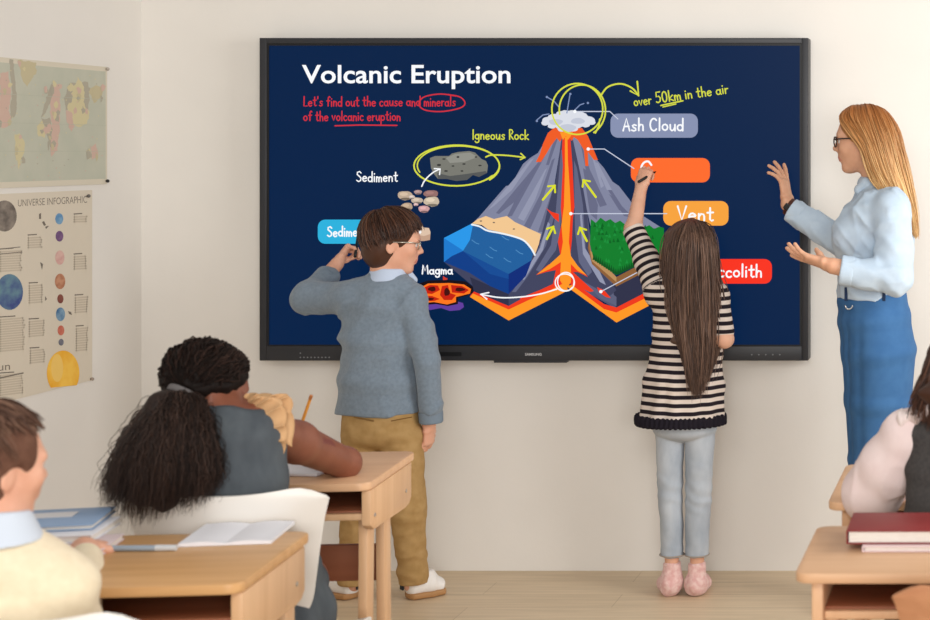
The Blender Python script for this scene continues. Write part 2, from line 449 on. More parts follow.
GLYPH = {
 'a': ([_o, [(.43, .5), (.42, .08), (.5, 0)]], .5), 'c': ([_arc(.24, .25, .2, .25, 45, 315)], .42), 'd': ([_o, [(.44, 1), (.43, 0)]], .48),
 'e': ([[(.04, .26), (.43, .3)]+_arc(.24, .25, .2, .25, 15, 320)], .46), 'f': ([[(.42, .9), (.34, 1), (.24, .93), (.2, .7), (.19, 0)], [(.04, .54), (.38, .56)]], .4),
 'g': ([_o, [(.43, .5), (.43, -.12)]+_arc(.23, -.16, .2, .2, 10, -160)], .48), 'h': ([[(.07, 1), (.06, 0)], [(.06, .28), (.2, .5), (.34, .45), (.38, .3), (.38, 0)]], .44),
 'i': ([[(.08, .5), (.08, 0)], [(.08, .74), (.09, .78)]], .16), 'k': ([[(.07, 1), (.06, 0)], [(.38, .52), (.08, .24), (.42, 0)]], .42), 'l': ([[(.09, 1), (.08, 0)]], .16),
 'm': ([[(.05, .5), (.05, 0)], [(.05, .3), (.17, .5), (.28, .42), (.29, 0)], [(.29, .3), (.42, .5), (.53, .42), (.55, 0)]], .6),
 'n': ([[(.06, .5), (.06, 0)], [(.06, .28), (.2, .5), (.34, .45), (.38, .3), (.38, 0)]], .44), 'o': ([_o], .46), 'p': ([[(.06, .5), (.05, -.42)], _arc(.25, .25, .2, .24, 170, -170)], .48),
 'r': ([[(.06, .5), (.06, 0)], [(.06, .26), (.18, .48), (.32, .46)]], .34), 's': ([[(.36, .45), (.22, .51), (.09, .42), (.17, .29), (.33, .2), (.34, .07), (.2, 0), (.04, .06)]], .4),
 't': ([[(.19, .92), (.18, .1), (.28, 0), (.36, .05)], [(.02, .58), (.37, .6)]], .38), 'u': ([[(.06, .5), (.07, .12), (.19, 0), (.33, .1), (.4, .3)], [(.41, .5), (.42, 0)]], .46),
 'v': ([[(.03, .5), (.2, 0), (.38, .5)]], .42), "'": ([[(.08, 1), (.05, .78)]], .12), 'A': ([[(.02, 0), (.26, 1), (.5, 0)], [(.1, .34), (.44, .36)]], .52),
 'C': ([_arc(.3, .5, .27, .5, 45, 315, 12)], .54), 'I': ([[(.08, 1), (.08, 0)]], .16), 'L': ([[(.08, 1), (.06, 0), (.42, .02)]], .44),
 'M': ([[(.04, 0), (.12, 1), (.32, .35), (.54, 1), (.62, 0)]], .66), 'R': ([[(.07, 0), (.07, 1)], [(.07, 1), (.3, .98), (.42, .78), (.3, .55), (.08, .5), (.46, 0)]], .48),
 'S': ([[(.46, .86), (.32, 1), (.1, .92), (.08, .7), (.28, .54), (.46, .36), (.42, .1), (.22, 0), (.03, .12)]], .5), 'V': ([[(.02, 1), (.26, 0), (.52, 1)]], .54),
 '5': ([[(.42, 1), (.1, 1), (.07, .56), (.28, .62), (.42, .42), (.36, .1), (.16, 0), (.03, .1)]], .46), '0': ([_arc(.25, .5, .21, .5, 60, 420, 12)], .5),
 'O': ([_arc(.3, .5, .28, .5, 60, 420, 12)], .6)}
# ------------------------------------------------------------------ interactive display on the back wall
DS = 5.918          # distance of the screen surface
tv = empty('interactive_display', W(535, 360, 6.0)*V3(1, 0, 1)+V3(0, -.045, 0))
tag(tv, 'large dark framed interactive display showing a volcanic eruption diagram on the wall', 'display')
M['frame'] = mat('display_frame', (44, 45, 49), .42, .35); M['bezel'] = mat('display_bezel', (20, 21, 24), .4, .3)
def T(px, py): p = W(px, py, DS); return p[0], p[2]
x0, z1 = T(260, 38); x1, z0 = T(808.3, 360.5); xi0, zi1 = T(267, 43.5); xi1, zi0 = T(802, 346)
b = MB()
for (ax0, ax1, az0, az1) in ((x0, xi0, z0, z1), (xi1, x1, z0, z1), (xi0, xi1, zi1, z1), (xi0, xi1, z0, zi0)):
    b.box(((ax0+ax1)/2, -.0465, (az0+az1)/2), (ax1-ax0, .081, az1-az0), bev=.002)
fr = b.build('frame', M['frame'], tv, 'auto')
b = MB(); e = .008
for (ax0, ax1, az0, az1) in ((xi0, xi0+e, zi0, zi1), (xi1-e, xi1, zi0, zi1), (xi0+e, xi1-e, zi1-e, zi1), (xi0+e, xi1-e, zi0, zi0+e*.6)):
    b.box(((ax0+ax1)/2, -.083, (az0+az1)/2), (ax1-ax0, .003, az1-az0))
b.build('bezel', M['bezel'], tv)
b = MB(); b.box(((x0+x1)/2, -.02, (z0+z1)/2), ((x1-x0)*.9, .035, (z1-z0)*.9)); b.build('back_housing', M['black'], tv)
lx0, lz = T(494, 362); lx1, _ = T(567, 362); b = MB(); b.box(((lx0+lx1)/2, -.07, z0-.003), (lx1-lx0, .03, .010), bev=.002); b.build('sensor_lip', M['frame'], tv)
SCOL = (0, 33, 72)
b = MB(); b.box(((xi0+xi1)/2, -.07, (zi0+zi1)/2), (xi1-xi0, .024, zi1-zi0)); scr = b.build('screen', glow('screen_navy', SCOL), tv)
def G(px, py, layer): p = W(px, py, DS); p[1] = -.0822-.00004*layer; return p
g = {}
def gc(*c):
    if c not in g: g[c] = glow('lit_%02x%02x%02x' % c, c)
    return g[c]
WHT = gc(250, 252, 255); YEL = gc(216, 222, 70); RED = gc(214, 48, 62); SOFT = gc(200, 206, 224)
# title and notes
F = Flat(G); F.font(WHT, 'Volcanic Eruption', 302, 82.8, 208.5, 18.4, bold=.016); t = F.build('title_lettering', scr)
F = Flat(G); F.layer = 3
F.hand(RED, "Let's find out the cause and", 303.5, 106, 117, 9.6, 1.2); F.hand(RED, 'minerals', 424, 106, 31.5, 9.6, 1.2)
F.hand(RED, 'of the volcanic eruption', 303.5, 120.6, 97, 9.6, 1.2)
F.stroke(RED, [(335, 125.8), (360, 125), (397, 125.4)], 1.3)
F.stroke(RED, [(456, 96), (440, 94), (424, 97), (419, 104), (425, 110), (442, 111.5), (460, 108), (465, 103), (460, 97), (448, 94.5)], 1.3, smooth=40)
F.build('red_handwriting', scr)
F = Flat(G)
F.hand(WHT, 'Sediment', 356.5, 181.5, 41, 10, 1.3); F.hand(WHT, 'Magma', 422, 274, 30.5, 8.8, 1.5)
F.build('white_handwriting', scr)
# volcano illustration
SL = gc(130, 134, 160); SLD = gc(104, 107, 134); SLL = gc(148, 152, 176); DK = gc(66, 69, 96); DK2 = gc(48, 50, 74); ORG = gc(255, 152, 36); LRED = gc(240, 58, 28)
F = Flat(G); F.layer = 1
# prow of the block
F.poly(DK, [(444, 262), (463, 252), (509, 272), (548, 240), (566, 262), (553.6, 286), (508.7, 306), (480, 292)])
F.poly(DK2, [(470, 277), (508.7, 294), (508.7, 306), (474, 291)])
F.poly(LRED, [(474, 291.5), (508.7, 306), (524, 297.5), (552, 285), (566, 270), (566, 290), (508.7, 313), (470, 296)])
F.poly(ORG, [(470, 297), (473, 293.5), (508.7, 309.5), (552, 289), (563, 277), (568, 290), (563, 293), (508.7, 320.5)])
# right half of the block
F.poly(gc(84, 87, 114), [(587, 210), (593, 258), (616.5, 286), (616.5, 309), (572, 284), (570, 262), (574, 215)])
F.poly(DK2, [(612, 283), (616.5, 286), (662, 262), (662, 288), (616.5, 309)])
F.poly(gc(94, 97, 124), [(578, 275), (588, 275), (616.5, 297), (616.5, 306), (600, 298)])
F.poly(LRED, [(568, 282), (572, 281), (604, 304), (616.5, 307.5), (662, 284), (662, 293), (616.5, 316), (600, 311)])
F.poly(ORG, [(566, 286), (572, 285), (604, 309), (616.5, 312.5), (662, 290), (662, 299), (616.5, 322.5)])
# mountain faces
F.poly(SL, [(556, 131), (548, 138), (541.6, 147), (538, 153), (530, 158), (523, 164), (511, 185), (506, 186), (492, 202), (479, 217), (472, 224), (494, 219), (507, 220), (528, 230), (541, 240), (548, 225), (563, 131)])
F.poly(SL, [(570, 131), (578, 132), (585, 141.6), (597, 160), (604, 168), (612.5, 181.6), (619, 186), (629, 199), (640, 214), (662, 228), (592, 232), (587, 210), (575, 160)])
for P in ([(546, 150), (549, 149), (523, 196), (512, 216), (507, 217), (520, 190)], [(536, 165), (539, 164), (517, 200), (499, 214), (496, 213), (515, 190)],
          [(552, 160), (555, 158), (541, 206), (530, 229), (524, 226), (540, 195)], [(554, 140), (558, 138), (549, 165), (546, 165)], [(556, 180), (553, 200), (544, 232), (538, 232)]):
    F.poly(SLD, P, keep=True)
F.layer += 1
for P in ([(580, 141), (583, 142), (590, 170), (607, 205), (600, 207), (588, 180)], [(597, 172), (600, 172), (622, 206), (634, 218), (624, 216)],
          [(609, 194), (616, 199), (626, 213), (619, 210)], [(583, 168), (586, 170), (598, 205), (597, 220), (590, 214)]):
    F.poly(SLD, P, keep=True)
F.layer += 1
for P in ([(530, 160), (534, 158), (512, 190), (494, 206), (488, 210)], [(545, 170), (547, 168), (535, 200), (524, 221), (518, 218)], [(594, 162), (598, 163), (612, 190), (607, 190)], [(590, 150), (592, 152), (604, 186), (601, 188)]):
    F.poly(SLL, P, keep=True)
F.layer += 1
# cut-open shaft
F.poly(DK, [(562, 135), (556, 179), (548, 207), (545, 221), (537, 254), (524, 274), (509, 296), (540, 290), (563, 276), (563, 135)])
F.poly(DK, [(572, 135), (581.6, 179), (587, 210), (589, 244), (595.5, 265), (612, 284), (616.5, 290), (610, 296), (572, 275), (568, 135)])
for P in ([(561, 150), (563, 150), (563, 190), (560, 232), (556, 250), (540, 272), (536, 270), (551, 245), (556, 210)], [(574, 160), (577, 168), (583, 205), (586, 250), (592, 272), (588, 276), (579, 262), (575, 230)],
          [(552, 212), (555, 214), (546, 246), (528, 276), (516, 292), (512, 292), (535, 258)]):
    F.poly(gc(98, 102, 130), P, keep=True)
F.layer += 1
F.poly(SLL, [(548, 222), (550, 224), (543, 250), (524, 280), (521, 278), (540, 248)], keep=True); F.poly(SLL, [(580, 215), (582, 214), (585, 248), (600, 272), (606, 285), (600, 282), (583, 254)])
F.poly(DK, [(556, 262), (560, 264), (552, 278), (530, 288), (540, 272)])
# ocean
F.poly(gc(42, 152, 234), [(472, 223.5), (444, 238), (444, 262), (452, 257), (463, 251), (476, 240), (482, 228)])
F.poly(gc(30, 122, 206), [(444, 238), (464, 251), (452, 257), (444, 262)])
F.poly(gc(33, 96, 158), [(473, 225), (482, 227), (500, 230), (518, 236), (534, 250), (531, 262), (508.7, 274), (463, 251), (470, 240)])
F.poly(gc(14, 62, 136), [(463, 251), (508.7, 274), (508.7, 294), (490, 286), (470, 273), (444, 262), (452, 256)])
F.poly(gc(12, 44, 122), [(508.7, 274), (532, 260), (526, 276), (508.7, 294)])
F.poly(gc(20, 76, 150), [(463, 251), (508.7, 274), (508.7, 279), (490, 274), (476, 262)])
F.poly(gc(243, 200, 146), [(472, 223.5), (478, 219), (486, 216), (494, 219), (507, 216), (515, 222), (530, 229), (541, 234), (539, 244), (534.5, 256), (529, 244), (514, 236), (500, 232), (488, 229.5), (482, 225)])
F.stroke(gc(240, 246, 250), [(472, 224.5), (480, 226.5), (487, 230.5), (500, 233), (514, 236.5), (524, 240.5), (531, 248), (535, 255)], 1.7, smooth=24)
for q in ((481, 221), (494, 222.5), (514, 229)): F.ell(gc(120, 104, 92), q[0], q[1], 1.3, .7, 8, keep=True)
for q in ((472, 240), (490, 247), (502, 236), (486, 254), (516, 250), (504, 258)): F.stroke(gc(84, 146, 198), [q, (q[0]+4, q[1]+3), (q[0]+7, q[1]+4)], .7, keep=True)
F.layer += 1
# grass block
F.poly(gc(142, 96, 56), [(589, 238), (592, 258), (616.5, 277), (664, 252), (664, 262), (616.5, 286.5), (592, 264), (588, 248)])
F.poly(gc(186, 142, 92), [(589, 238), (590, 250), (616.5, 277), (616.5, 282), (592, 261)])
P = [(591, 219)]; N_ = 15
for k in range(1, N_): P.append((591+k*73/N_, 217.5+k*.75+(1.6 if k % 2 else -1.4)+(3 if k < 2 else 0)))
F.poly(gc(14, 126, 44), P+[(664, 228), (664, 253), (616.5, 275), (594, 260), (590, 244)])
for k in range(70):
    u = random.random(); v = random.random(); x = 593+u*60; y = 224+v*(44 if x > 606 else 26)-(max(0, x-616)*.45*v); y = min(y, 270)
    F.poly(gc(8, 100, 34) if k % 2 else gc(24, 142, 58), [(x-1.6, y+2.2), (x, y-2), (x+1.6, y+2.2)], keep=True)
F.layer += 1
for k in range(24):
    x = 594+k*2.2; yb = 259+(x-594)*.66 if x < 617 else 274-(x-617)*.47
    F.poly(gc(8, 84, 32), [(x-1.5, yb+1), (x, yb-6), (x+1.5, yb+1)], keep=True)
F.layer += 1
# lava
F.poly(LRED, [(563, 133), (562, 150), (563, 165), (561, 207), (562, 222), (558, 242), (561, 258), (548, 265), (536, 275), (546, 272), (556, 270), (553, 284), (540, 290), (520, 298), (522, 301), (545, 293), (566, 282), (590, 292), (594, 291), (573, 272), (578, 272), (588, 277), (580, 268), (570, 258), (572, 240), (573, 218), (574.5, 207), (572.5, 165), (570, 133)])
F.poly(LRED, [(546, 208), (552, 212), (559, 214), (559, 222), (554, 218)])
F.poly(ORG, [(565, 134), (565, 170), (564, 207), (561.5, 225), (563, 242), (561, 254), (550, 264), (537, 274.5), (550, 269), (561, 262), (560, 280), (566, 290), (571, 282), (571, 264), (578, 271), (587, 275.5), (578, 266), (571, 256), (569, 242), (571, 210), (570, 190), (568, 160), (567.5, 134)])
F.poly(LRED, [(597, 287), (604, 290), (611, 298), (606, 297), (599, 292)])
F.poly(gc(240, 92, 36), [(548, 133), (554, 128), (582, 128), (588, 136), (593, 148), (598, 160), (594, 160), (588, 152), (588.5, 166), (585.5, 166), (584, 150), (578, 140), (574, 137), (572, 141), (569, 137), (563, 137), (560, 142), (557, 138), (551, 146), (547, 153), (541, 162), (536, 162), (540, 154), (543, 144)])
F.poly(ORG, [(560, 132), (573, 132), (571, 136), (568, 140), (566, 136), (563, 140)])
# ash cloud
ASH = gc(220, 223, 232); ASH2 = gc(196, 201, 216)
for q in ((548, 121, 6, 4), (556, 119.5, 9, 6), (566, 117, 10, 6.5), (578, 118, 11, 6.5), (587, 120.5, 8, 4.5), (568, 124, 16, 6), (580, 123, 9, 4), (545, 123, 3.4, 2.6), (552, 126, 4, 2.6), (561, 114.5, 5, 3.4), (572, 113.5, 5, 3.2), (583, 116, 4.5, 3), (592, 122.5, 3.6, 2.4), (586, 125, 4, 2.4), (573, 129, 5, 2.6), (562, 129, 4.5, 2.6)): F.ell(ASH, *q, n=18, wob=.04, keep=True)
F.layer += 1
for q in ((556, 122, 7, 3), (578, 121, 7, 3), (568, 128, 8, 4)): F.ell(ASH2, *q, n=16, wob=.06, keep=True)
F.layer += 1
TR = gc(128, 146, 186)
for P in ([(559, 107), (554, 101), (547, 97)], [(567, 113), (568.5, 104), (570, 95)], [(575, 110), (580, 105), (584, 103.5)], [(549, 114), (543, 115), (537, 120)]): F.stroke(TR, P, 1.1, keep=True)
for q in ((547, 97), (570.5, 94), (588, 103), (537, 121)): F.ell(TR, q[0], q[1], 1.2, 1.2, 8, keep=True)
ill = F.build('volcano_illustration', scr); LAY = F.layer+2
# rocks drawn on the left
F = Flat(G)
F.poly(gc(122, 122, 114), [(430, 158), (435, 156), (449, 156), (452, 153.5), (458, 152), (469, 151), (475, 152.5), (481.6, 159), (486, 161), (488, 165.5), (487, 173), (479, 177), (473, 175), (467, 180), (456, 181), (447, 179), (438, 179), (434, 174), (431, 168)])
F.poly(gc(86, 88, 88), [(437, 173), (450, 176), (466, 174), (486, 171), (487, 173), (479, 177), (473, 175), (467, 180), (456, 181), (447, 179), (438, 179)])
F.poly(gc(146, 146, 138), [(446, 158), (455, 154), (470, 152.5), (478, 157), (464, 162), (450, 163)])
for q in ((439, 165, 2.2, 1.2), (444, 159, 1.8, .8), (458, 157, 1.5, 1), (446, 171, 2, .9), (464, 164, 1.8, .8), (453, 166, 1.6, .7), (480, 165.5, 1.8, .8), (476, 157, 1.4, .8), (462, 171, 1.5, .8)): F.ell(gc(56, 56, 54), *q, n=8, keep=True)
F.layer += 1
F.build('igneous_rock_drawing', scr); F = Flat(G)
for (x, y, rx, ry, c) in ((405, 195.5, 7.5, 4.6, (192, 170, 148)), (418, 192.2, 4, 2.4, (170, 140, 138)), (431, 194, 7.4, 4, (150, 112, 108)), (417, 200.5, 6, 3.2, (196, 178, 160)), (431.7, 201.5, 8, 5, (202, 186, 164)), (407, 206.5, 6, 3.8, (184, 160, 136)), (424, 209, 5.6, 3.6, (206, 160, 160)), (416, 204.5, 2.4, 1.6, (214, 180, 178)), (412, 197, 3, 2, (206, 190, 180))):
    F.ell(gc(*c), x, y, rx, ry, 16, wob=.06); F.ell(gc(*[min(255, int(q*1.13)) for q in c]), x-rx*.15, y-ry*.3, rx*.55, ry*.4, 12)
    F.ell(gc(*[int(q*.62) for q in c]), x+rx*.1, y+ry*.72, rx*.7, ry*.26, 12)
F.build('pebbles_drawing', scr); F = Flat(G)
F.poly(gc(222, 194, 170), [(414, 226), (422, 225.5), (424, 227.5), (429, 228), (430.5, 232), (430, 240), (424, 241), (416, 241)]); F.poly(gc(196, 160, 136), [(414, 234), (424, 236), (430.5, 234), (430, 240), (424, 241), (416, 241)])
F.build('sandstone_drawing', scr); F = Flat(G)
# magma
F.poly(gc(98, 62, 158), [(416, 296), (432, 302), (452, 300), (463, 303), (464, 307), (460, 310), (450, 311), (441, 308), (430, 310), (418, 308)])
F.poly(gc(24, 14, 20), [(418, 284), (428, 280.5), (450, 280), (466, 281.5), (473, 287), (473, 293), (466, 296), (458, 298), (458, 304), (448, 306), (436, 304), (424, 305), (416, 300)])
F.poly(gc(255, 120, 30), [(420, 288), (428, 283.5), (450, 283), (464, 284.5), (471, 289), (470, 293.5), (462, 295.5), (456, 297), (456, 302), (447, 304.5), (434, 302), (424, 303), (417, 300)])
for P in ([(423, 288), (430, 285), (438, 285.5), (440, 290), (432, 294), (424, 293)], [(451, 285), (462, 286), (469, 290), (464, 293.5), (452, 292.5)], [(442, 286), (448, 285), (450, 293), (456, 295), (452, 300), (444, 300), (440, 295)], [(420, 296), (432, 296), (440, 299), (434, 301), (423, 301)]): F.poly(gc(196, 34, 16), P, keep=True)
F.layer += 1
for q in ((432, 289, 4, 2.4), (460, 289.5, 5, 2), (447, 292, 3, 4), (430, 299, 4, 1.5)): F.ell(gc(70, 16, 14), *q, n=12, wob=.1, keep=True)
F.layer += 1
F.poly(gc(206, 60, 44), [(443, 276), (448, 279), (446, 280), (443, 280)])
F.build('magma_drawing', scr)
# callouts
def callout(col, x0, y0, x1, y1, text, tx, base, tw, cap, w, link):
    F = Flat(G); F.layer = LAY; F.rrect(gc(*col), x0, y0, x1, y1, 7.5)
    c = F.build('callout', scr); F2 = Flat(G); F2.layer = LAY+1
    if text: F2.hand(WHT, text, tx, base, tw, cap, w)
    if not text: F2.stroke(WHT, [(641.2, 171), (641.8, 166), (644.5, 162.3), (648.5, 161.5), (651.5, 165)], 2.0, smooth=16)
    F2.build('callout_lettering', scr)
    F3 = Flat(G); F3.layer = LAY+3; F3.stroke(SOFT, link, 1.0); F3.ell(WHT, link[0][0], link[0][1], 1.7, 1.7, 10); F3.build('leader_line', scr)
callout((136, 146, 178), 610.6, 113.6, 698, 137.7, 'Ash Cloud', 623, 130.7, 60.5, 12.3, 1.7, [(575, 111.5), (610, 111.5), (618, 119)])
callout((255, 108, 44), 631, 158, 710, 182.4, '', 0, 0, 0, 0, 0, [(588.4, 149), (604.5, 149), (634, 168.5)])
callout((248, 164, 62), 663.4, 201, 728.6, 225.6, 'Vent', 677.5, 220.5, 36, 14, 1.9, [(571, 213.6), (600, 213.6), (667, 213.6)])
callout((250, 52, 32), 684, 259, 772, 283.6, 'Laccolith', 702, 277, 60, 12.5, 1.8, [(601, 291.6), (640, 271), (686, 271)])
callout((44, 178, 222), 318, 219.6, 392, 243.7, 'Sedime', 327.5, 236.3, 30, 9.8, 1.5, [(420, 232), (405, 232), (390, 232)])
# yellow pen marks
F = Flat(G); F.layer = LAY+6
F.hand(YEL, 'Igneous Rock', 472.6, 139.3, 56, 9.6, 1.25); F.build('yellow_handwriting', scr); F = Flat(G); F.layer = LAY+7
def loop(cx, cy, rx, ry, a0, a1, n=44, dr=0): return [(cx+(rx+dr*i/n)*math.cos(math.radians(a0+(a1-a0)*i/n)), cy+(ry+dr*i/n)*math.sin(math.radians(a0+(a1-a0)*i/n))) for i in range(n+1)]
F.stroke(YEL, loop(456.5, 166, 41.5, 19.5, 30, 400, dr=2), 1.6); F.stroke(YEL, loop(458.5, 165.5, 41, 19.5, -200, 60), 1.3)
F.build('yellow_circle', scr); F = Flat(G); F.layer = LAY+8
F.stroke(YEL, [(486, 157), (492, 155), (508, 155.5), (525, 157.5)], 1.5, smooth=14); F.stroke(YEL, [(521, 153.5), (525.5, 157.6), (520.5, 159.5)], 1.5)
F.build('yellow_arrow', scr); F = Flat(G); F.layer = LAY+9
F.stroke(YEL, loop(577.5, 109, 25.5, 25.5, 60, 420), 1.6); F.stroke(YEL, loop(582, 110, 22.5, 24.5, -190, 60, dr=1.5), 1.6); F.stroke(YEL, [(600, 119), (599, 126), (595.5, 133)], 1.6)
F.build('yellow_circle', scr); F = Flat(G); F.layer = LAY+11
F.stroke(YEL, [(600.6, 96), (608, 87), (620.6, 83.8), (632, 88), (638.7, 95.6)], 1.7, smooth=20); F.stroke(YEL, [(630.5, 91), (638.8, 95.8), (637.4, 81.5)], 1.7)
F.build('yellow_arrow', scr); F = Flat(G); F.layer = LAY+12
F.hand(YEL, 'over', 634.5, 106.3, 17.5, 10, 1.25, ang=-.14); F.hand(YEL, '50km', 656.5, 103.2, 25, 10.5, 1.35, ang=-.14); F.hand(YEL, 'in the air', 685.5, 99, 43.5, 10, 1.25, ang=-.14)
F.stroke(YEL, [(661, 105.5), (683, 100.8)], 1.4); F.stroke(YEL, [(663, 107), (676, 104)], 1.2)
F.build('yellow_handwriting', scr)
for (a, c) in (((543, 199.7), (555, 185.5)), ((596, 197), (583.5, 180)), ((547, 239), (553.6, 226.5)), ((587, 241), (580, 227.5))):
    a = V3(*a); c = V3(*c); d = unit(c-a); n_ = V3(-d[1], d[0]); YA = gc(222, 226, 40)
    F = Flat(G); F.layer = LAY+12; F.stroke(YA, [tuple(a), tuple(c)], 2.2); F.stroke(YA, [tuple(c-d*5+n_*4.6), tuple(c), tuple(c-d*5-n_*4.6)], 2.0); F.build('yellow_arrow', scr)
F = Flat(G); F.layer = LAY+12
F.stroke(WHT, [(422, 186.4), (424, 182), (428, 177), (434, 172), (440, 169)], 1.3, smooth=14); F.stroke(WHT, [(434.5, 168.6), (440.5, 168.8), (439.8, 174.5)], 1.3)
F.build('white_arrow', scr); F = Flat(G); F.layer = LAY+12
F.stroke(WHT, [(557, 289), (540, 294), (520, 297), (500, 297.5), (481, 294.3)], 1.4, smooth=20); F.stroke(WHT, [(489, 292.5), (480.6, 294), (487, 299)], 1.5)
F.build('white_arrow', scr); F = Flat(G); F.layer = LAY+14
F.stroke(WHT, loop(565, 282.5, 9.6, 8.6, 0, 380), 1.2); F.stroke(WHT, loop(566, 281.5, 8.2, 9.2, 40, 380), 1.1)
F.build('white_circle', scr)
# maker's lettering and buttons on the lower rail
def G2(px, py, layer): p = W(px, py, DS); p[1] = -.0873-.0001*layer; return p
F = Flat(G2); F.font(mat('rail_print', (205, 206, 208), .5), 'SAMSUNG', 525.5, 355.4, 16.5, 2.6, bold=.01); F.build('rail_lettering', fr)
for (xs, y) in (([301+3.6*k for k in range(9)], 357.2), ([301], 353), ([752+7*k for k in range(5)], 354.5)):
    for x in xs:
        F = Flat(G2); F.ell(mat('rail_mark', (130, 132, 136), .5) if 'rail_mark' not in bpy.data.materials else bpy.data.materials['rail_mark'], x, y, .8, .7, 8); F.build('button', fr)
F = Flat(G2); F.rrect(M['bezel'], 440, 352, 462, 356, 1); F.build('port_cover', fr)
# ------------------------------------------------------------------ posters on the left wall
def LW(px, py, layer=0, base=.004):
    d = FPX*(-XL-base)/(VPX-px); p = W(px, py, d); p[0] = XL+base+layer*.00003; return p
def wall_pt(y, z, layer=0): return V3(XL+.0041+layer*.000012, y, z)
def paper_sheet(y0, y1, z0, z1, m, name, parent):
    b = MB(); b.box((XL+.0022, (y0+y1)/2, (z0+z1)/2), (.0035, abs(y1-y0), z1-z0)); return b.build(name, m, parent)
def pm(n, c): return mat(n, c, .8, .1)
# world map: u 0..1 left to right (towards the corner), v 0..1 downwards
d_r = FPX*(-XL)/(VPX-106); yR = d_r-CAM_D; zT = W(106, 67, d_r)[2]; zB = W(106, 184, d_r)[2]; wM = (zT-zB)*1.62; yL = yR-wM
mp_ = empty('world_map', (XL+.002, (yL+yR)/2, (zT+zB)/2)); tag(mp_, 'faded world map in pale green and pink pinned high on the left wall', 'poster')
paper_sheet(yL, yR, zB, zT, pm('map_paper', (212, 204, 186)), 'paper', mp_)
def MU(u, v, layer): return wall_pt(yL+wM*u, zT-(zT-zB)*v, layer)
F = Flat(MU); SEA = mat('map_sea', (186, 188, 172), .8, .1, col2=(192, 192, 176), nscale=12); PK = pm('map_pink', (204, 176, 162)); YL = pm('map_yellow', (206, 196, 158)); GR = pm('map_grey', (174, 168, 152)); TN = pm('map_tan', (194, 184, 152))
F.poly(SEA, [(.02, .04), (.985, .04), (.985, .955), (.02, .955)])
# visible part: pixel x 0..106 covers u of about .2..1
def ux(px): return (LW(px, 120)[1]-yL)/wM
def MP(m, P, keep=False, rough=True):
    if rough:
        Q = []
        for i in range(len(P)):
            a, c_ = P[i], P[(i+1) % len(P)]; n_ = max(1, int(math.hypot(c_[0]-a[0], c_[1]-a[1])/2.5))
            for k in range(n_): t = k/n_; Q.append((a[0]+(c_[0]-a[0])*t+random.uniform(-.7, .7), a[1]+(c_[1]-a[1])*t+random.uniform(-.9, .9)))
        P = Q
    F.poly(m, [(ux(x), (y-67+(106-x)*.07)/(117+(106-x)*.09)) for x, y in P], keep)
MP(PK, [(0, 75), (8, 74), (11, 92), (9, 112), (11, 120), (7, 127), (0, 128)]); MP(GR, [(9, 62), (13, 62), (16, 86), (17, 100), (15, 118), (11, 120), (10, 110), (12, 92)]); F.layer += 1
MP(TN, [(18, 62), (36, 64), (33, 78), (27, 88), (22, 80)]); MP(YL, [(15, 135), (20, 133), (25, 142), (25, 150), (21, 158), (19, 168), (17, 160), (15, 146)]); F.layer += 1
MP(PK, [(51, 86), (57, 84), (60, 92), (60, 128), (57, 150), (52, 157), (50, 150), (52, 128), (50, 110)]); MP(GR, [(47, 96), (52, 84), (54, 90), (50, 104), (44, 116), (41, 118)]); MP(YL, [(37, 126), (42, 121), (46, 130), (44, 137), (38, 136)]); MP(GR, [(42, 119), (50, 118), (52, 130), (51, 148), (47, 136)]); F.layer += 1
MP(GR, [(64, 98), (70, 84), (76, 84), (88, 82), (90, 100), (87, 112), (66, 110)]); MP(TN, [(88, 90), (96, 86), (104, 88), (102, 97), (94, 104)]); F.layer += 1
MP(YL, [(72, 92), (78, 78), (84, 88), (84, 104), (90, 112), (87, 124), (78, 128), (70, 118), (67, 108)]); F.layer += 1
MP(PK, [(66, 110), (72, 112), (74, 126), (71, 132), (67, 122)]); MP(PK, [(90, 148), (96, 144), (98, 156), (92, 159)]); MP(YL, [(86, 150), (90, 148), (91, 158), (87, 158)])
for (cx_, cy_, sx_, sy_, n_) in ((4, 100, 6, 24, 7), (27, 72, 8, 8, 3), (20, 148, 4, 14, 5), (55, 104, 5, 20, 8), (52, 138, 6, 16, 7), (44, 128, 5, 8, 3), (76, 104, 12, 18, 12), (96, 94, 7, 7, 4), (93, 152, 5, 6, 3), (48, 100, 4, 10, 3)):
    for k in range(n_):
        x = cx_+random.uniform(-1, 1)*sx_; y = cy_+random.uniform(-1, 1)*sy_; a_ = random.uniform(1.2, 2.6); b_ = random.uniform(2, 5.5)
        MP(random.choice((GR, PK, YL, TN)), [(x-a_, y-b_*.4), (x, y-b_), (x+a_, y-b_*.3), (x+a_*.7, y+b_*.7), (x-a_*.4, y+b_)])
for k in range(60):
    x = random.uniform(4, 104); y = random.uniform(70, 180); MP(random.choice((GR, PK, YL)), [(x, y), (x+1.4, y-.6), (x+1.2, y+1)], True, False)
F.layer += 1
for v in (.28, .5, .72): F.stroke(pm('map_line%d' % int(v*100), (182, 184, 168)), [(.02, v), (.985, v)], .003, keep=True)
F.build('printed_map', mp_)
def pin(px, py, c, label):
    p = LW(px, py); b = MB(); b.ball(p+V3(.006, 0, 0), (.006, .006, .006)); b.tube([p, p+V3(.006, 0, 0)], [.003, .004]); o = b.build('push_pin', mat('pin_%d' % px, c, .4), None, True)
    tag(o, label, 'push pin')
pin(106, 181, (44, 42, 42), 'black push pin at the lower corner of the world map')
pin(106, 69, (168, 160, 150), 'pale push pin at the upper corner of the world map')
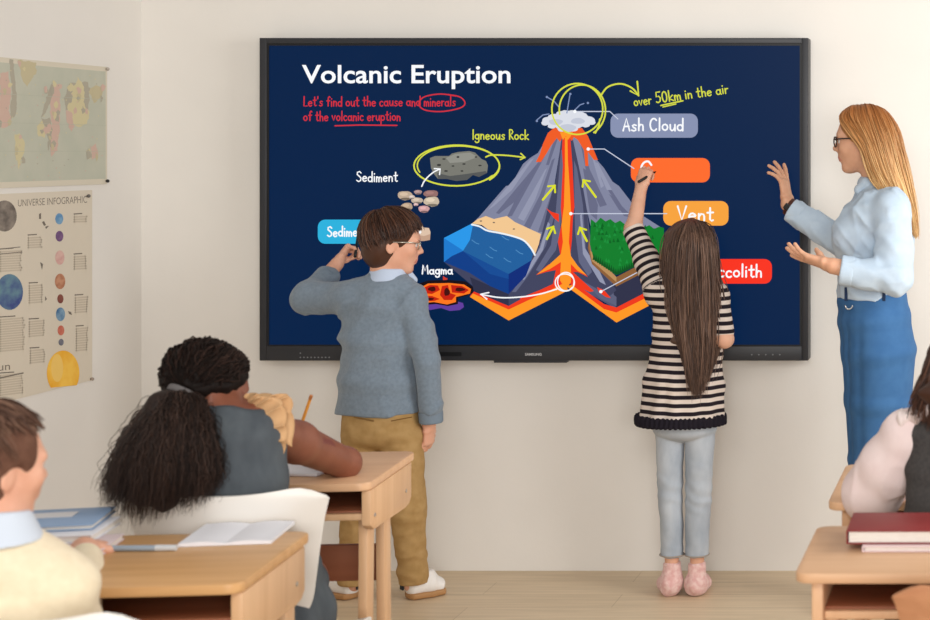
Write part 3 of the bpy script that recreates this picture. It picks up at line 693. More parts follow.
# universe poster
d_u = FPX*(-XL)/(VPX-91); yR = d_u-CAM_D; zT = W(91, 190, d_u)[2]; zB = W(91, 380, d_u)[2]; wU = .62; yL = yR-wU
up_ = empty('universe_poster', (XL+.002, (yL+yR)/2, (zT+zB)/2)); tag(up_, 'cream infographic poster of planets and a sun on the left wall', 'poster')
paper_sheet(yL, yR, zB, zT, pm('poster_paper', (214, 204, 187)), 'paper', up_)
INK = pm('poster_ink', (120, 112, 103)); TXT = pm('poster_text', (196, 184, 166))
def UP(px, py, layer): return LW(px, py, layer)
F = Flat(UP)
F.font(INK, 'UNIVERSE INFOGRAPHIC', 18, 206.5, 69, 7.2, slope=-.055, bold=-.005)
def textblock(x0, x1, y0, y1, head=True, step=2.4):
    if head: F.stroke(INK, [(x0, y0-3), (x0+(x1-x0)*.6, y0-3-.04*(x1-x0))], 1.1, keep=True)
    y = y0; s_ = -.12*((y0-150)/230)
    while y < y1:
        e = x1-random.uniform(0, .12)*(x1-x0); F.stroke(TXT, [(x0, y), (e, y+s_*(e-x0))], 1.6, keep=True); y += step
for (a, c, d_, e) in ((28, 42, 238, 249), (74, 87, 217, 224), (74, 87, 257, 269), (29, 43, 286, 304), (75, 88, 298, 313), (29, 45, 322, 337), (76, 88, 329, 351), (30, 45, 351, 364), (0, 22, 252, 272), (0, 25, 320, 352), (0, 23, 376, 396)): textblock(a, c, d_, e)
F.layer += 1
F.stroke(INK, [(0, 249), (20, 247)], .8, keep=True); F.stroke(INK, [(0, 254), (22, 252)], .8, keep=True); F.layer += 1
F.font(INK, 'Sun', -8, 371.5, 18, 8, slope=-.1); F.stroke(INK, [(0, 378), (23, 373)], 1.3)
for P in ([(39, 214), (41, 213), (41, 219), (39, 219)], [(42, 222), (44, 221), (46, 225), (44, 226)], [(45, 227), (47, 226), (49, 226), (46, 229)], [(40, 262), (43, 264), (42, 270), (41, 266)], [(45, 296), (47, 299), (45, 301)], [(68, 311), (71, 312), (72, 315), (69, 314)]): F.poly(INK, P, keep=True)
F.layer += 1
def planet(x, y, rx, ry, c, c2, sc=30):
    m = mat('planet_%d_%d' % (x, y), c, .8, .1, col2=c2, nscale=sc, stretch=(1, 1, 1.6)); F.ell(m, x, y, rx, ry, 26)
planet(4.5, 216, 12.2, 15.6, (108, 100, 94), (146, 136, 126), 24); planet(9.5, 292, 13.5, 18, (72, 84, 138), (110, 144, 156), 14)
planet(59.2, 218.8, 4, 5.6, (92, 138, 182), (128, 166, 196)); planet(59.4, 236.2, 3.9, 5.4, (98, 74, 116), (130, 98, 136)); planet(59.8, 257.6, 4.6, 7.2, (206, 160, 154), (216, 180, 170)); planet(60, 281.4, 5.2, 7.8, (168, 112, 86), (198, 146, 116))
planet(60.3, 298.8, 3.1, 4.6, (112, 64, 58), (140, 86, 76)); planet(60.4, 314.3, 4.6, 6.9, (70, 110, 150), (140, 170, 190), 26); planet(60.8, 330.4, 3.4, 5, (188, 96, 80), (206, 130, 110)); planet(61, 342.2, 2.6, 3.4, (96, 96, 108), (130, 130, 140))
P = loop(63, 373, 16.3, 22.5, 0, 360); P = [q for q in P if q[1] < 391-.175*(q[0]-46)]
F.poly(mat('poster_sun', (232, 162, 40), .8, .1, col2=(244, 196, 86), nscale=9), P)
F.poly(mat('poster_sun_pale', (240, 200, 110), .8, .1), loop(57, 368, 6, 14, 0, 360)[:-1])
F.build('printed_infographic', up_)
pin(90.5, 379, (150, 136, 124), 'small pin at the lower corner of the planets poster'); pin(87, 196, (96, 92, 88), 'grey pin at the upper corner of the planets poster')
# ------------------------------------------------------------------ school desks (student sits on the -y side)
DW, DD, DH = .66, .43, .73
def make_desk(loc, rz, label, mats, W_=DW, D_=DD, back=(.03, .05, .095), inset=.012):
    top_m, side_m = mats
    r = empty('school_desk', loc, rz); tag(r, label, 'desk', 'wooden school desks')
    b = MB(); rr = .03; P = []
    for cx, cy, a0 in ((W_/2-rr, D_/2-rr, 0), (-W_/2+rr, D_/2-rr, 90), (-W_/2+rr, -D_/2+rr, 180), (W_/2-rr, -D_/2+rr, 270)):
        for k in range(6): a = math.radians(a0+18*k); P.append((cx+rr*math.cos(a), cy+rr*math.sin(a)))
    b.prism(P, 2, DH-.020, DH, bev=.004); b.build('tabletop', top_m, r, 'auto', True)
    xi = W_/2-inset
    for s in (-1, 1):
        b = MB(); P = [(-D_/2+.018, DH-.021), (D_/2-.045, DH-.021), (D_/2-.045, DH-.112), (D_/2-.065, DH-.126), (D_/2-.10, DH-.130), (-D_/2+.05, DH-.122), (-D_/2+.018, DH-.106)]
        b.prism(P, 0, s*xi-.011, s*xi+.011, bev=.003); b.build('side_panel', side_m, r, 'auto', True)
    b = MB(); b.box((0, 0, DH-.082), (2*xi-.022, D_-.10, .012), bev=.002); b.build('shelf', M['redwood'], r, 'auto', True)
    b = MB(); b.box((0, -D_/2+.040, DH-.088), (2*xi-.024, .016, .016), bev=.003); b.build('shelf_lip', side_m, r, 'auto', True)
    b = MB(); b.box((0, D_/2-.085, DH-.050), (2*xi-.024, .012, .056)); b.build('back_panel', M['redwood'], r, False, True)
    for s in (-1, 1):
        x = s*(xi-.013)
        for (ya, yb, zt) in ((-.11, -.13, .095), back):
            b = MB(); P = [(ya-.030, DH-zt), (ya+.030, DH-zt), (yb+.026, 0), (yb-.026, 0)]
            x2 = s*(xi-.0235)
            b.prism(P, 0, x2-.011, x2+.011, bev=.003); b.build('leg', side_m, r, 'auto', True)
        for yb_ in (D_/2-.10, -D_/2+.05):
            b = MB(); b.tube([V3(s*(xi+.0105), yb_, DH-.086), V3(s*(xi+.013), yb_, DH-.086)], .005); b.build('bolt', M['steel'], r, 'auto', True)
    b = MB(); b.box((0, .06, .475), (2*xi-.075, .018, .092), bev=.002); b.build('stretcher_board', M['redwood'], r, 'auto', True)
    return r
def desk_from_right_front(px, py, d, rz, W_=DW, D_=DD):
    p = W(px, py, d); c, s = math.cos(rz), math.sin(rz); lx, ly = W_/2, -D_/2
    return V3(p[0]-(c*lx-s*ly), p[1]-(s*lx+c*ly), 0)
def desk_from_left_front(px, py, d, rz, W_=DW, D_=DD):
    p = W(px, py, d); return V3(p[0]+W_/2, p[1]+D_/2, 0)
oak = (M['oak'], M['oakside']); bee = (M['beech'], wood('desk_beech_side', (206, 160, 122), (218, 176, 138), .45, ax=2))
desk_a = make_desk(desk_from_right_front(240, 582, 3.04, math.radians(6)), math.radians(6), 'wooden school desk holding the open white exercise book and blue books', oak, back=(.155, .14, .021))
desk_b = make_desk(desk_from_right_front(369, 482, 3.96, math.radians(5), .54), math.radians(5), 'wooden school desk the girl with the frizzy ponytail is writing on', (M['beech'], M['oakside']), W_=.54)
desk_c = make_desk(desk_from_left_front(793, 577, 3.10, 0), 0, 'wooden school desk carrying the red book beside the frame edge', bee, D_=.40, inset=.042)
desk_d = make_desk(desk_from_left_front(828, 507, 3.76, 0), 0, 'wooden school desk in front of the teacher with a pink sleeve resting on it', bee, D_=.46, inset=.042)
# ------------------------------------------------------------------ shell chairs
def make_chair(loc, rz, label, shell_m, group=None, w=.215, htop=.80):
    r = empty('shell_chair', loc, rz); tag(r, label, 'chair', group)
    prof = [(.15, .375), (.14, .393), (.08, .40), (0, .39), (-.12, .395), (-.18, .43), (-.215, .52), (-.235, .60), (-.25, .68), (-.262, .74), (-.268, htop-.028), (-.27, htop-.008)]
    pr = resample([(p[0], p[1], 0) for p in prof], 34); nu = 23; vs = []; fs = []
    for j, p in enumerate(pr):
        v = j/33
        wid = w*(.80+.04*math.sin(v*3.1)) if v < .42 else w*(.66+.34*min(1, max(0, (v-.50)/.46))**.9) if v > .55 else w*(.815-.155*(v-.42)/.13)
        if v < .06: wid *= .93
        if v > .84: wid *= 1-.13*((v-.84)/.16)**2.2
        for i in range(nu):
            u = -1+2*i/(nu-1); x = u*wid
            curl = .022*u*u if v < .45 else .0
            back = (.055*u*u if v > .5 else .055*u*u*max(0, (v-.36)/.14))
            z = p[1]+curl+(.020*abs(u)**2.2*max(0, (v-.75)/.25))
            if v > .88: z -= .034*(max(0, abs(u)-.72)/.28)**2*((v-.88)/.12)
            vs.append((x, p[0]+back, z))
    for j in range(33):
        for i in range(nu-1): fs.append((j*nu+i, j*nu+i+1, (j+1)*nu+i+1, (j+1)*nu+i))
    o = mesh_obj('seat_shell', vs, fs, shell_m, r, True, local=True)
    md = o.modifiers.new('s', 'SOLIDIFY'); md.thickness = .009; md.offset = 0
    md = o.modifiers.new('b', 'BEVEL'); md.width = .003; md.segments = 2; md.limit_method = 'ANGLE'
    md = o.modifiers.new('u', 'SUBSURF'); md.levels = 1; md.render_levels = 1
    for sx in (-1, 1):
        for (ya, yb) in ((.12, .2), (-.1, -.21)):
            b = MB(); b.tube([V3(sx*.10, ya, .388), V3(sx*.19, yb, 0)], [.016, .010], 12); b.build('leg', M['oakside'], r, 'auto', True)
    b = MB(); b.box((0, .01, .378), (.22, .22, .014), bev=.003); b.build('seat_bracket', M['steel'], r, 'auto', True)
    return r
make_chair(V3((228-1000)*3.52/1650-.034, 3.52-6+.262, 0), math.radians(2), 'white shell chair the girl with the frizzy ponytail sits on', M['white_plastic'], 'shell chairs', w=.232)
make_chair(V3(-1.553, 2.60-6+.262, 0), math.radians(-4), 'white shell chair behind the boy in the cream jumper', M['white_plastic'], 'shell chairs', htop=.795)
make_chair(V3(.012, 2.78-6+.262, 0), math.radians(2), 'brown wooden shell chair at the desk carrying the red book', wood('chair_wood', (178, 122, 86), (194, 138, 100), .45), 'shell chairs', htop=.79)
make_chair(V3((968-1000)*3.45/1650, 3.45-6+.262, 0), 0, 'white shell chair under the girl in the dark pinafore', M['white_plastic'], 'shell chairs', htop=.74)
# ------------------------------------------------------------------ books and stationery on the desks
M['pages'] = mat('pages', (236, 232, 224), .8, .1, col2=(218, 212, 204), nscale=60, stretch=(1, 1, 30))
def make_book(loc, rz, w, d, h, cover, label, cat='book', name='book', group=None, tilt=0.0):
    """closed book lying flat, spine on the -x side, loc = centre of its underside"""
    r = empty(name, loc, rz); tag(r, label, cat, group); t = .0025
    b = MB(); b.box((0, 0, t/2), (w, d, t), bev=.0006); b.box((0, 0, h-t/2), (w, d, t), bev=.0006); b.box((-w/2+t/2, 0, h/2), (t, d, h-2*t+.0008)); b.build('cover', cover, r, 'auto', True)
    b = MB(); b.box((.001, 0, h/2), (w-.008, d-.010, h-2*t-.0002)); b.build('pages', M['pages'], r, False, True)
    return r
blue = mat('book_blue', (132, 158, 192), .55, .3, col2=(142, 166, 198), nscale=8); white = mat('book_white', (226, 226, 232), .6, .3)
deskz = DH
def on_desk(px, d, z=DH): p = W(px, 300, d); p[2] = z; return p
# left stack
make_book(on_desk(62, 3.30, DH+.0006), math.radians(12), .19, .14, .012, mat('book_pinkish', (222, 204, 206), .6), 'thin pale pink exercise book at the bottom of the stack by the cream jumper')
q = make_book(on_desk(54, 3.37, DH+.0136), math.radians(10), .20, .17, .016, white, 'white covered book in the middle of the stack by the cream jumper')
q = make_book(on_desk(50, 3.40, DH+.0306), math.radians(14), .205, .17, .012, blue, 'blue exercise book on top of the stack by the cream jumper')
b = MB(); b.box((.0, .02, .0128), (.085, .05, .001)); b.build('title_sticker', mat('label_paper', (214, 212, 214), .7), q, False, True)
# open exercise book
r = empty('exercise_book', on_desk(238, 3.425, DH+.0006), math.radians(9)); tag(r, 'open white exercise book lying on the near desk', 'book')
sheet = mat('sheet_white', (226, 226, 232), .7, .2)
for s in (-1, 1):
    vs = []; fs = []; nx = 12; w2, d2 = .089, .18
    for i in range(nx+1):
        t = i/nx; x = s*t*w2; z = .004+.006*math.sin(min(1, t*1.25)*2.2)*(1-.45*t)
        for y in (-d2/2, d2/2): vs.append((x, y, z))
    top = len(vs)
    for i in range(nx+1):
        for y in (-d2/2, d2/2): vs.append((s*i/nx*w2, y, 0))
    for i in range(nx):
        fs.append((2*i, 2*i+1, 2*i+3, 2*i+2) if s < 0 else (2*i, 2*i+2, 2*i+3, 2*i+1)); fs.append((top+2*i, top+2*i+2, top+2*i+3, top+2*i+1)); fs.append((2*i, 2*i+2, top+2*i+2, top+2*i)); fs.append((2*i+1, top+2*i+1, top+2*i+3, 2*i+3))
    fs.append((2*nx, 2*nx+1, top+2*nx+1, top+2*nx))
    mesh_obj('page_block', vs, fs, [sheet], r, False, local=True)
# pencil case / pens
r = empty('pen', on_desk(133, 3.29, DH+.0062), math.radians(2)); tag(r, 'grey blue pen lying on the near desk beside the open book', 'pen')
b = MB(); b.tube([V3(-.085, 0, 0), V3(.045, 0, 0)], .0058, 12); b.build('barrel', mat('pen_grey', (150, 164, 178), .4), r, 'auto', True)
b = MB(); b.tube([V3(.045, 0, 0), V3(.085, 0, 0)], [.0066, .0060], 12); b.build('cap', mat('pen_cap', (196, 200, 204), .35), r, 'auto', True)
b = MB(); b.tube([V3(-.085, 0, 0), V3(-.098, 0, 0)], [.0055, .0015], 12); b.build('tip', M['steel'], r, 'auto', True)
# sheet the girl writes on
r = empty('exercise_book', on_desk(285, 4.14, DH+.0006), math.radians(-4)); tag(r, 'white exercise book under the arm of the writing girl', 'book')
b = MB(); b.box((0, 0, .004), (.26, .19, .007), bev=.001); b.build('page_block', sheet, r, 'auto', True)
# pencil in the girl's hand
p0, p1 = W(311.3, 395.5, 4.16), W(296, 440, 4.205); ax_ = unit(p0-p1)
r = empty('pencil', p1, 0); tag(r, 'orange wooden pencil standing up in the writing girl\'s hand', 'pencil')
b = MB(); b.tube([p1, p0-ax_*.012], .0042, 6); b.build('shaft', mat('pencil_orange', (222, 150, 60), .45), r)
b = MB(); b.tube([p0-ax_*.012, p0], .0043, 8); b.build('end_cap', mat('pencil_end', (176, 110, 60), .5), r, 'auto')
b = MB(); b.tube([p1, p1-ax_*.02], [.0042, .0006], 6); b.build('point', mat('pencil_point', (214, 176, 130), .6), r)
# right desk books
red = mat('book_red', (128, 44, 44), .5, .3, col2=(136, 48, 48), nscale=10); pinkn = mat('notebook_pink', (232, 210, 212), .6)
make_book(on_desk(912, 3.36, DH+.0006), 0, .19, .16, .012, pinkn, 'thin pink notebook under the red book')
q = make_book(on_desk(905, 3.375, DH+.0134), 0, .225, .165, .027, red, 'thick red hardback book on the desk at the frame edge')
# ------------------------------------------------------------------ people
def skin(name, c, c2, rough=.5): return mat(name, c, rough, .3, col2=c2, nscale=18, sss=.06, bump=.02, bscale=260)
SK = {'fair': skin('skin_fair', (226, 178, 152), (218, 164, 138)), 'girl': skin('skin_girl', (220, 172, 146), (212, 160, 134)), 'boy': skin('skin_boy', (224, 172, 146), (214, 158, 132)), 'tan': skin('skin_tan', (218, 168, 138), (208, 156, 126)), 'dark': skin('skin_brown', (134, 82, 62), (122, 72, 54), .42)}
LIP = mat('lips', (204, 134, 118), .4, .4); EYEW = mat('eye_white', (236, 232, 228), .2, .5); IRIS = mat('eye_iris', (58, 44, 36), .2, .5)
def head(S, c, A, H, jaw=1.0, k=.012):
    """c: centre of the head at eye height; A rows: forward, side, up; H chin to crown"""
    def p(f, s, u): return c+H*(f*A[0]+s*A[1]+u*A[2])
    S.ell(p(-.05, 0, .16), (H*.43, H*.345, H*.335), A, k)
    S.ell(p(.10, 0, -.12), (H*.285, H*.275*jaw, H*.33), A, .03*H/.2)
    S.tube([p(.02, 0, -.22), p(.24, 0, -.40)], [H*.24*jaw, H*.12*jaw], [H*.15, H*.085], A[1], .03*H/.2)
    S.ell(p(.275, 0, -.425), (H*.075, H*.10, H*.065), A, .02*H/.2)
    S.ell(p(.335, 0, .085), (H*.06, H*.22, H*.05), A, .02*H/.2)
    S.rc(p(.365, 0, .03), p(.445, 0, -.105), H*.03, H*.045, .012*H/.2)
    for s in (-1, 1):
        S.ell(p(.405, s*.045, -.125), (H*.035, H*.035, H*.028), A, .006)
        S.ell(p(.25, s*.175, -.10), (H*.10, H*.085, H*.09), A, .02*H/.2)
        S.ell(p(.40, s*.135, .0), (H*.055, H*.075, H*.05), A, .012, 's')
    S.ell(p(.318, 0, -.20), (H*.07, H*.13, H*.075), A, .015*H/.2)
    S.ell(p(.365, 0, -.245), (H*.045, H*.095, H*.024), A, .006); S.ell(p(.355, 0, -.292), (H*.045, H*.085, H*.028), A, .006)
    for s in (-1, 1):
        B = axes_of(A[0]*.85+s*A[1]*.55, A[2])
        S.ell(p(-.055, s*.335, -.05), (H*.028, H*.075, H*.125) if False else (H*.085, H*.030, H*.125), axes_of(A[0]-s*.45*A[1], A[2]+A[0]*-.15), .008)
        S.ell(p(-.035, s*.372, -.045), (H*.045, H*.02, H*.07), A, .006, 's')
    return p
def eyes(p, A, H, parent):
    for s in (-1, 1):
        c = p(.314, s*.135, .0); b = MB(); b.ball(c, H*.058); e = b.build('eye', EYEW, parent, True)
        b = MB(); b.ball(c+A[0]*H*.040, (H*.022, H*.030, H*.030), axes=A); b.build('iris', IRIS, e, True)
def brows(p, A, H, parent, m):
    for s in (-1, 1):
        b = MB(); b.tube([p(.375, s*.06, .105), p(.37, s*.13, .13), p(.315, s*.21, .105)], [H*.012, H*.014, H*.006], 8); b.build('eyebrow', m, parent, True)
def hand(S, w, d, nrm, thumb, L, curls=(20, 20, 20, 20), tcurl=15, spread=6, rmin=.0056, tdir=(.62, .75, .25)):
    """w wrist, d direction of the hand, nrm direction the palm faces, thumb = +1/-1 side of cross(d, nrm)"""
    d = unit(d); nrm = unit(nrm-d*np.dot(nrm, d)); x = np.cross(d, nrm)*thumb; w = np.asarray(w, float)
    k = w+d*L*.50
    S.tube([w, w+d*L*.16, k], [L*.15, L*.19, L*.215], [L*.115, L*.105, L*.075], x, .010)
    offs = (.165, .055, -.055, -.155); lens = (.42, .47, .44, .34); base = (.49, .52, .50, .45)
    for i in range(4):
        a = w+d*L*base[i]+x*L*offs[i]; r = max(rmin, L*.048*(1-.04*i)); a0 = a-d*L*.12
        sp = math.radians(spread*(1.5-i)); dd = unit(d*math.cos(sp)+x*math.sin(sp)); ang = 0; pts = [a0, a]; rs = [r*1.05, r*1.08]; q = a
        cs = curls[i] if hasattr(curls[i], '__len__') else (curls[i], curls[i]*1.15, curls[i]*.8)
        for seg, c_ in zip((.46, .30, .26), cs):
            ang += math.radians(c_); q = q+(dd*math.cos(ang)+nrm*math.sin(ang))*L*lens[i]*seg; pts.append(q); rs.append(r*(.98-.07*len(pts)/4))
        S.chain(pts, rs, .003)
    t0 = w+d*L*.14+x*L*.12; td = unit(d*tdir[0]+x*tdir[1]+nrm*tdir[2]); r = max(rmin*1.1, L*.058)
    t1 = t0+td*L*.21; td2 = unit(td+unit(d*.8-x*.45+nrm*.35)*math.tan(math.radians(tcurl))); t2 = t1+td2*L*.19; t3 = t2+unit(td2*1.0+(d-x*.5+nrm*.3)*math.tan(math.radians(tcurl))*.6)*L*.15
    S.chain([w+d*L*.05, t0, t1, t2, t3], [r*1.2, r*1.35, r*1.08, r*.95, r*.8], .008)
def hairs(name, parent, m, sets, base=None, res=.006):
    parts = []
    if base is not None: parts.append(base.surf(res))
    for P, R in sets: parts.append(strand_mesh(P, R, 4))
    V, Q = join_vq(parts); return mesh_obj(name, V, Q, m, parent, True)
def cap_guides(c, A, R, top, azs, lows, off=.004):
    """guides from a whorl over an ellipsoid head; azs in degrees (0 = forward, 90 = side +), lows = end heights in units of R up"""
    G = []
    for az, lo in zip(azs, lows):
        a = math.radians(az); e = V3(math.cos(a), math.sin(a), 0); pts = []
        t0 = np.asarray(top, float); end = V3(e[0]*math.sqrt(max(.05, 1-lo*lo)), e[1]*math.sqrt(max(.05, 1-lo*lo)), lo)
        for t in np.linspace(0, 1, 7):
            v = unit(t0*(1-t)+end*t + V3(0, 0, .25)*t*(1-t)); pts.append(c+((v*(np.asarray(R)+off)) @ A))
        G.append(pts)
    return G
def fabric_wrinkle(scale, amp, seed=0):
    sc = np.asarray(scale, float)
    return lambda P: amp*noise3(P+seed*3.1, sc).astype(np.float32)
X = V3(1, 0, 0); Y = V3(0, 1, 0); Z = V3(0, 0, 1)
def creases(P, scale, amp, seed=0):
    n = noise3(P+seed*2.7, np.asarray(scale, float)); return (-amp*np.clip(1-np.abs(n)*2.2, 0, 1)**2).astype(np.float32)
def up_to(a, b, t): return a+(b-a)*t
def base_empty(px, d, label, cat='person'):
    p = W(px, 300, d); p[2] = 0; return tag(empty('person', p), label, cat)
# ================================================================== boy at the display
def boy_standing():
    R = base_empty(384, 5.60, 'boy seen from behind in a blue grey sweater and khaki trousers, writing on the display'); H = .205
    A = axes_of((.90, .38, -.10)); c = W(393.5, 243, 5.60); S = Sdf(); p = head(S, c, A, H, .95)
    nb = W(386, 281, 5.60); S.rc(p(-.12, 0, -.2), nb, .046, .052, .02)
    S.tube([nb-Z*.01, W(384, 305, 5.60), W(381, 345, 5.60), W(380, 385, 5.60), W(381, 425, 5.60)], [.075, .12, .108, .105, .112], [.05, .075, .08, .078, .085], X, .03)
    shl, ell_, wrl = W(352, 297, 5.60), W(307, 299, 5.66), W(337, 264, 5.79); shr, elr, wrr = W(411, 302, 5.58), W(427, 362, 5.56), W(429, 424, 5.61)
    S.rc(shl, ell_, .042, .034, .03); S.rc(ell_, wrl, .033, .023, .008); S.rc(shr, elr, .042, .034, .03); S.rc(elr, wrr, .033, .023, .01)
    dh = unit(W(349, 245, 5.85)-wrl)
    hand(S, wrl, dh, unit(V3(.75, .55, .05)), 1, .152, [(55, 60, 30), (62, 60, 30), (70, 60, 30), (75, 60, 30)], 30, 2, tdir=(.75, .35, .5))
    hand(S, wrr, V3(-.05, .12, -1), V3(-.9, .2, 0), 1, .135, (28, 32, 36, 40), 18, 3)
    hl, kl, al = W(363, 440, 5.6), W(357, 508, 5.585), W(352, 583, 5.63); hr, kr, ar = W(402, 440, 5.6), W(408, 508, 5.585), W(412, 583, 5.63)
    for h_, k_, a_, dx in ((hl, kl, al, -1), (hr, kr, ar, 1)):
        S.rc(h_, k_, .062, .044, .02); S.rc(k_, a_, .042, .028, .01); S.rc(a_, a_*V3(1, 1, 0)+V3(dx*.03, .025, .04), .028, .024, .01)
    def mf(C):
        q = (C-c) @ A.T/H; return ((np.abs(q[:, 2]+.268) < .03) & (q[:, 0] > .34) & (np.abs(q[:, 1]) < .1)).astype(int)
    body = S.mesh('body', .0042, [SK['boy'], LIP], R, mf); eyes(p, A, H, R)
    hm = hairmat('hair_chestnut', (42, 25, 18), (66, 40, 28), (92, 58, 40)); brows(p, A, H, R, hm)
    # hair
    hc = p(-.05, 0, .165); RR = V3(.440, .372, .362)*H
    B = Sdf(); B.ell(hc, RR*1.03, A, .01); B.ell(p(-.19, 0, -.12), (H*.31, H*.335, H*.34), A, .03)
    B.cut(p(.17, 0, -.02), A[0]*.86-A[2]*.40, .01); B.cut(p(-.1, 0, -.41), -A[2]+A[0]*.25, .01)
    for s in (-1, 1): B.ell(p(.02, s*.40, -.09), (H*.09, H*.12, H*.13), A, .008, 's')
    B.fn(lambda P: .004*noise3((P-c) @ A.T, (30, 30, 14)).astype(np.float32))
    azs = [0, 25, 48, 68, 90, 112, 135, 158, 180, -158, -135, -112, -90, -68, -48, -25]
    lows = [.32, .26, .16, -.05, -.12, -.62, -.86, -.92, -.93, -.92, -.86, -.62, -.12, -.05, .16, .26]
    G = cap_guides(hc-A[2]*.006, A, RR*V3(1.02, 1.02, 1.12), (-.45, .1, .9), azs, lows, .006)
    hairs('hair', R, hm, [guide_strands(G, 2600, 12, .0018, .004, .0018, closed=True, cut=(.8, 1.02))], B, .005)
    # glasses
    b = MB(); gm = mat('glasses_clear', (196, 190, 176), .2, .6, metal=.6)
    for s in (-1, 1):
        b.tube([p(.40, s*.13+.1*math.cos(a), .0+.075*math.sin(a)) for a in np.linspace(0, 6.28, 15)], .0022, 6, False)
        b.tube([p(.40, s*.225, .03), p(.25, s*.33, .045), p(-.03, s*.36, .03)], .0022, 6)
    b.tube([p(.40, -.03, .02), p(.425, 0, .03), p(.40, .03, .02)], .002, 6); b.build('eyeglasses', gm, R, True)
    # shirt collar
    S = Sdf(); S.tube([W(387, 283, 5.595), W(389, 268, 5.60)], [.066, .058], [.060, .054], X, .01); S.cut(W(389, 267.5, 5.60), V3(.05, 0, 1), .002); S.cut(W(389, 281, 5.6), V3(0, 0, -1), .002)
    S.rc(W(402, 271, 5.60)+Y*.03, W(410, 281, 5.6)+Y*.04, .016, .012, .01)
    S.mesh('shirt_collar', .004, [mat('collar_blue', (186, 200, 222), .8, .2)], R)
    # sweater
    S = Sdf(); S.tube([W(387, 277, 5.60), W(386, 290, 5.60), W(384, 305, 5.60), W(381, 340, 5.60), W(379, 380, 5.60), W(378.5, 416, 5.60)], [.066, .092, .128, .124, .128, .139], [.058, .075, .086, .095, .1, .104], X, .03)
    S.chain([up_to(shl, nb, .25), shl, ell_, W(327, 277, 5.745)], [.055, .052, .046, .037], .03); S.chain([up_to(shr, nb, .3), shr, elr, W(431.5, 420, 5.595)], [.058, .054, .043, .037], .010)
    S.cut(W(378, 412.5, 5.60), V3(-.0, 0, -1), .003)
    d_ = unit(W(327, 277, 5.745)-ell_)
    def wr(P):
        n1 = noise3(P, (9, 9, 13)); n2 = noise3(P+5, (22, 22, 26))
        z = P[:, 2]; x = P[:, 0]; f = np.sin((z*.8-x*.75)*62+2.2*n1)*.0030*np.clip((z-.72)*4, 0, 1)
        # small slit in the hem at the right
        return (.004*n1+.0012*n2+f*.8).astype(np.float32)+creases(P+V3(0, 0, .0)+P[:, [2, 0, 0]]*V3(-.7, 0, 0), (9, 9, 4.5), .0075, 1)
    S.fn(wr)
    sw = S.mesh('sweater', .005, [mat('sweater_blue_grey', (114, 128, 142), .95, .15, col2=(124, 138, 152), nscale=90, bump=.25, bscale=420, sheen=.25)], R)
    for a0, a1, r_ in ((up_to(ell_, W(327, 277, 5.745), .86), W(327, 277, 5.745)+d_*.006, .040), (W(430.6, 411, 5.594), W(431.3, 423, 5.596), .0405)):
        S = Sdf(); S.rc(a0, a1, r_, r_-.001, .004); S.cut(a1, unit(a1-a0), .003); S.cut(a0, unit(a0-a1), .003); S.mesh('cuff', .004, [mat('sweater_cuff', (120, 134, 148), .95, .15, bump=.3, bscale=500)], sw)
    # trousers
    S = Sdf(); S.tube([W(380, 398, 5.60), W(381, 432, 5.60)], [.122, .128], [.09, .098], X, .02)
    S.chain([hl-Z*.0, kl, W(352, 585, 5.628)], [.069, .053, .045], .02); S.chain([hr, kr, W(413.5, 585, 5.628)], [.069, .056, .047], .02)
    S.cut(W(380, 585, 5.6), -Z, .003)
    def wr(P):
        n1 = noise3(P, (12, 12, 20)); z = P[:, 2]
        f = np.sin(z*95+P[:, 0]*40+3*n1)*.0022*(np.exp(-((z-.50)/.10)**2)+1.4*np.exp(-((z-.10)/.09)**2)+.8*np.exp(-((z-.30)/.06)**2))
        return (.003*n1+f).astype(np.float32)+creases(P, (9, 9, 16), .004, 2)
    S.fn(wr)
    tr = S.mesh('trousers', .005, [mat('khaki', (176, 143, 95), .85, .2, col2=(163, 130, 82), nscale=30, bump=.12, bscale=500)], R)
    km = mat('khaki_seam', (124, 92, 50), .8)
    b = MB()
    for (xa, ya, xb, yb) in ((354, 417, 374, 421), (391, 421, 412, 417)):
        b = MB(); pts = [W(xa+(xb-xa)*t, ya+(yb-ya)*t, 5.503) for t in (0, .5, 1)]; b.tube(pts, .002, 6); b.build('pocket_seam', km, tr)
    # shoes
    wht = mat('shoe_white', (232, 228, 224), .5, .3); gum = mat('shoe_sole', (172, 128, 84), .6); tab = mat('shoe_tab', (34, 40, 44), .5)
    for (hx, hd, tx, td, sgn) in ((355, 5.625, 318, 5.70, -1), (407, 5.620, 442, 5.70, 1)):
        h0 = W(hx, 596, hd); h0[2] = .045; t0 = W(tx, 596, td); t0[2] = .03; dr = unit((t0-h0)*V3(1, 1, 0)); sd = np.cross(Z, dr)
        h1 = h0+dr*.015; L_ = np.linalg.norm(t0-h1)
        S = Sdf(); S.tube([h1, h1+dr*L_*.55, t0-dr*.01], [.036, .041, .036], [.042, .034, .026], sd, .02); S.rc(h1+Z*.03, h1+dr*.05+Z*.025, .034, .03, .02); S.cut(V3(0, 0, .018), -Z, .002); S.cut(h1+Z*.045, Z, .004)
        sh = S.mesh('shoe', .004, [wht], R)
        S = Sdf(); P_ = [h1+Z*(.014-h1[2]), h1+dr*L_*.55+Z*(.014-h1[2]), t0-dr*.008+Z*(.014-t0[2])]; S.tube(P_, [.040, .045, .040], [.03, .03, .03], sd, .01); S.cut(V3(0, 0, .022), Z, .002); S.cut(V3(0, 0, .0015), -Z, .002)
        S.mesh('sole', .004, [gum], sh)
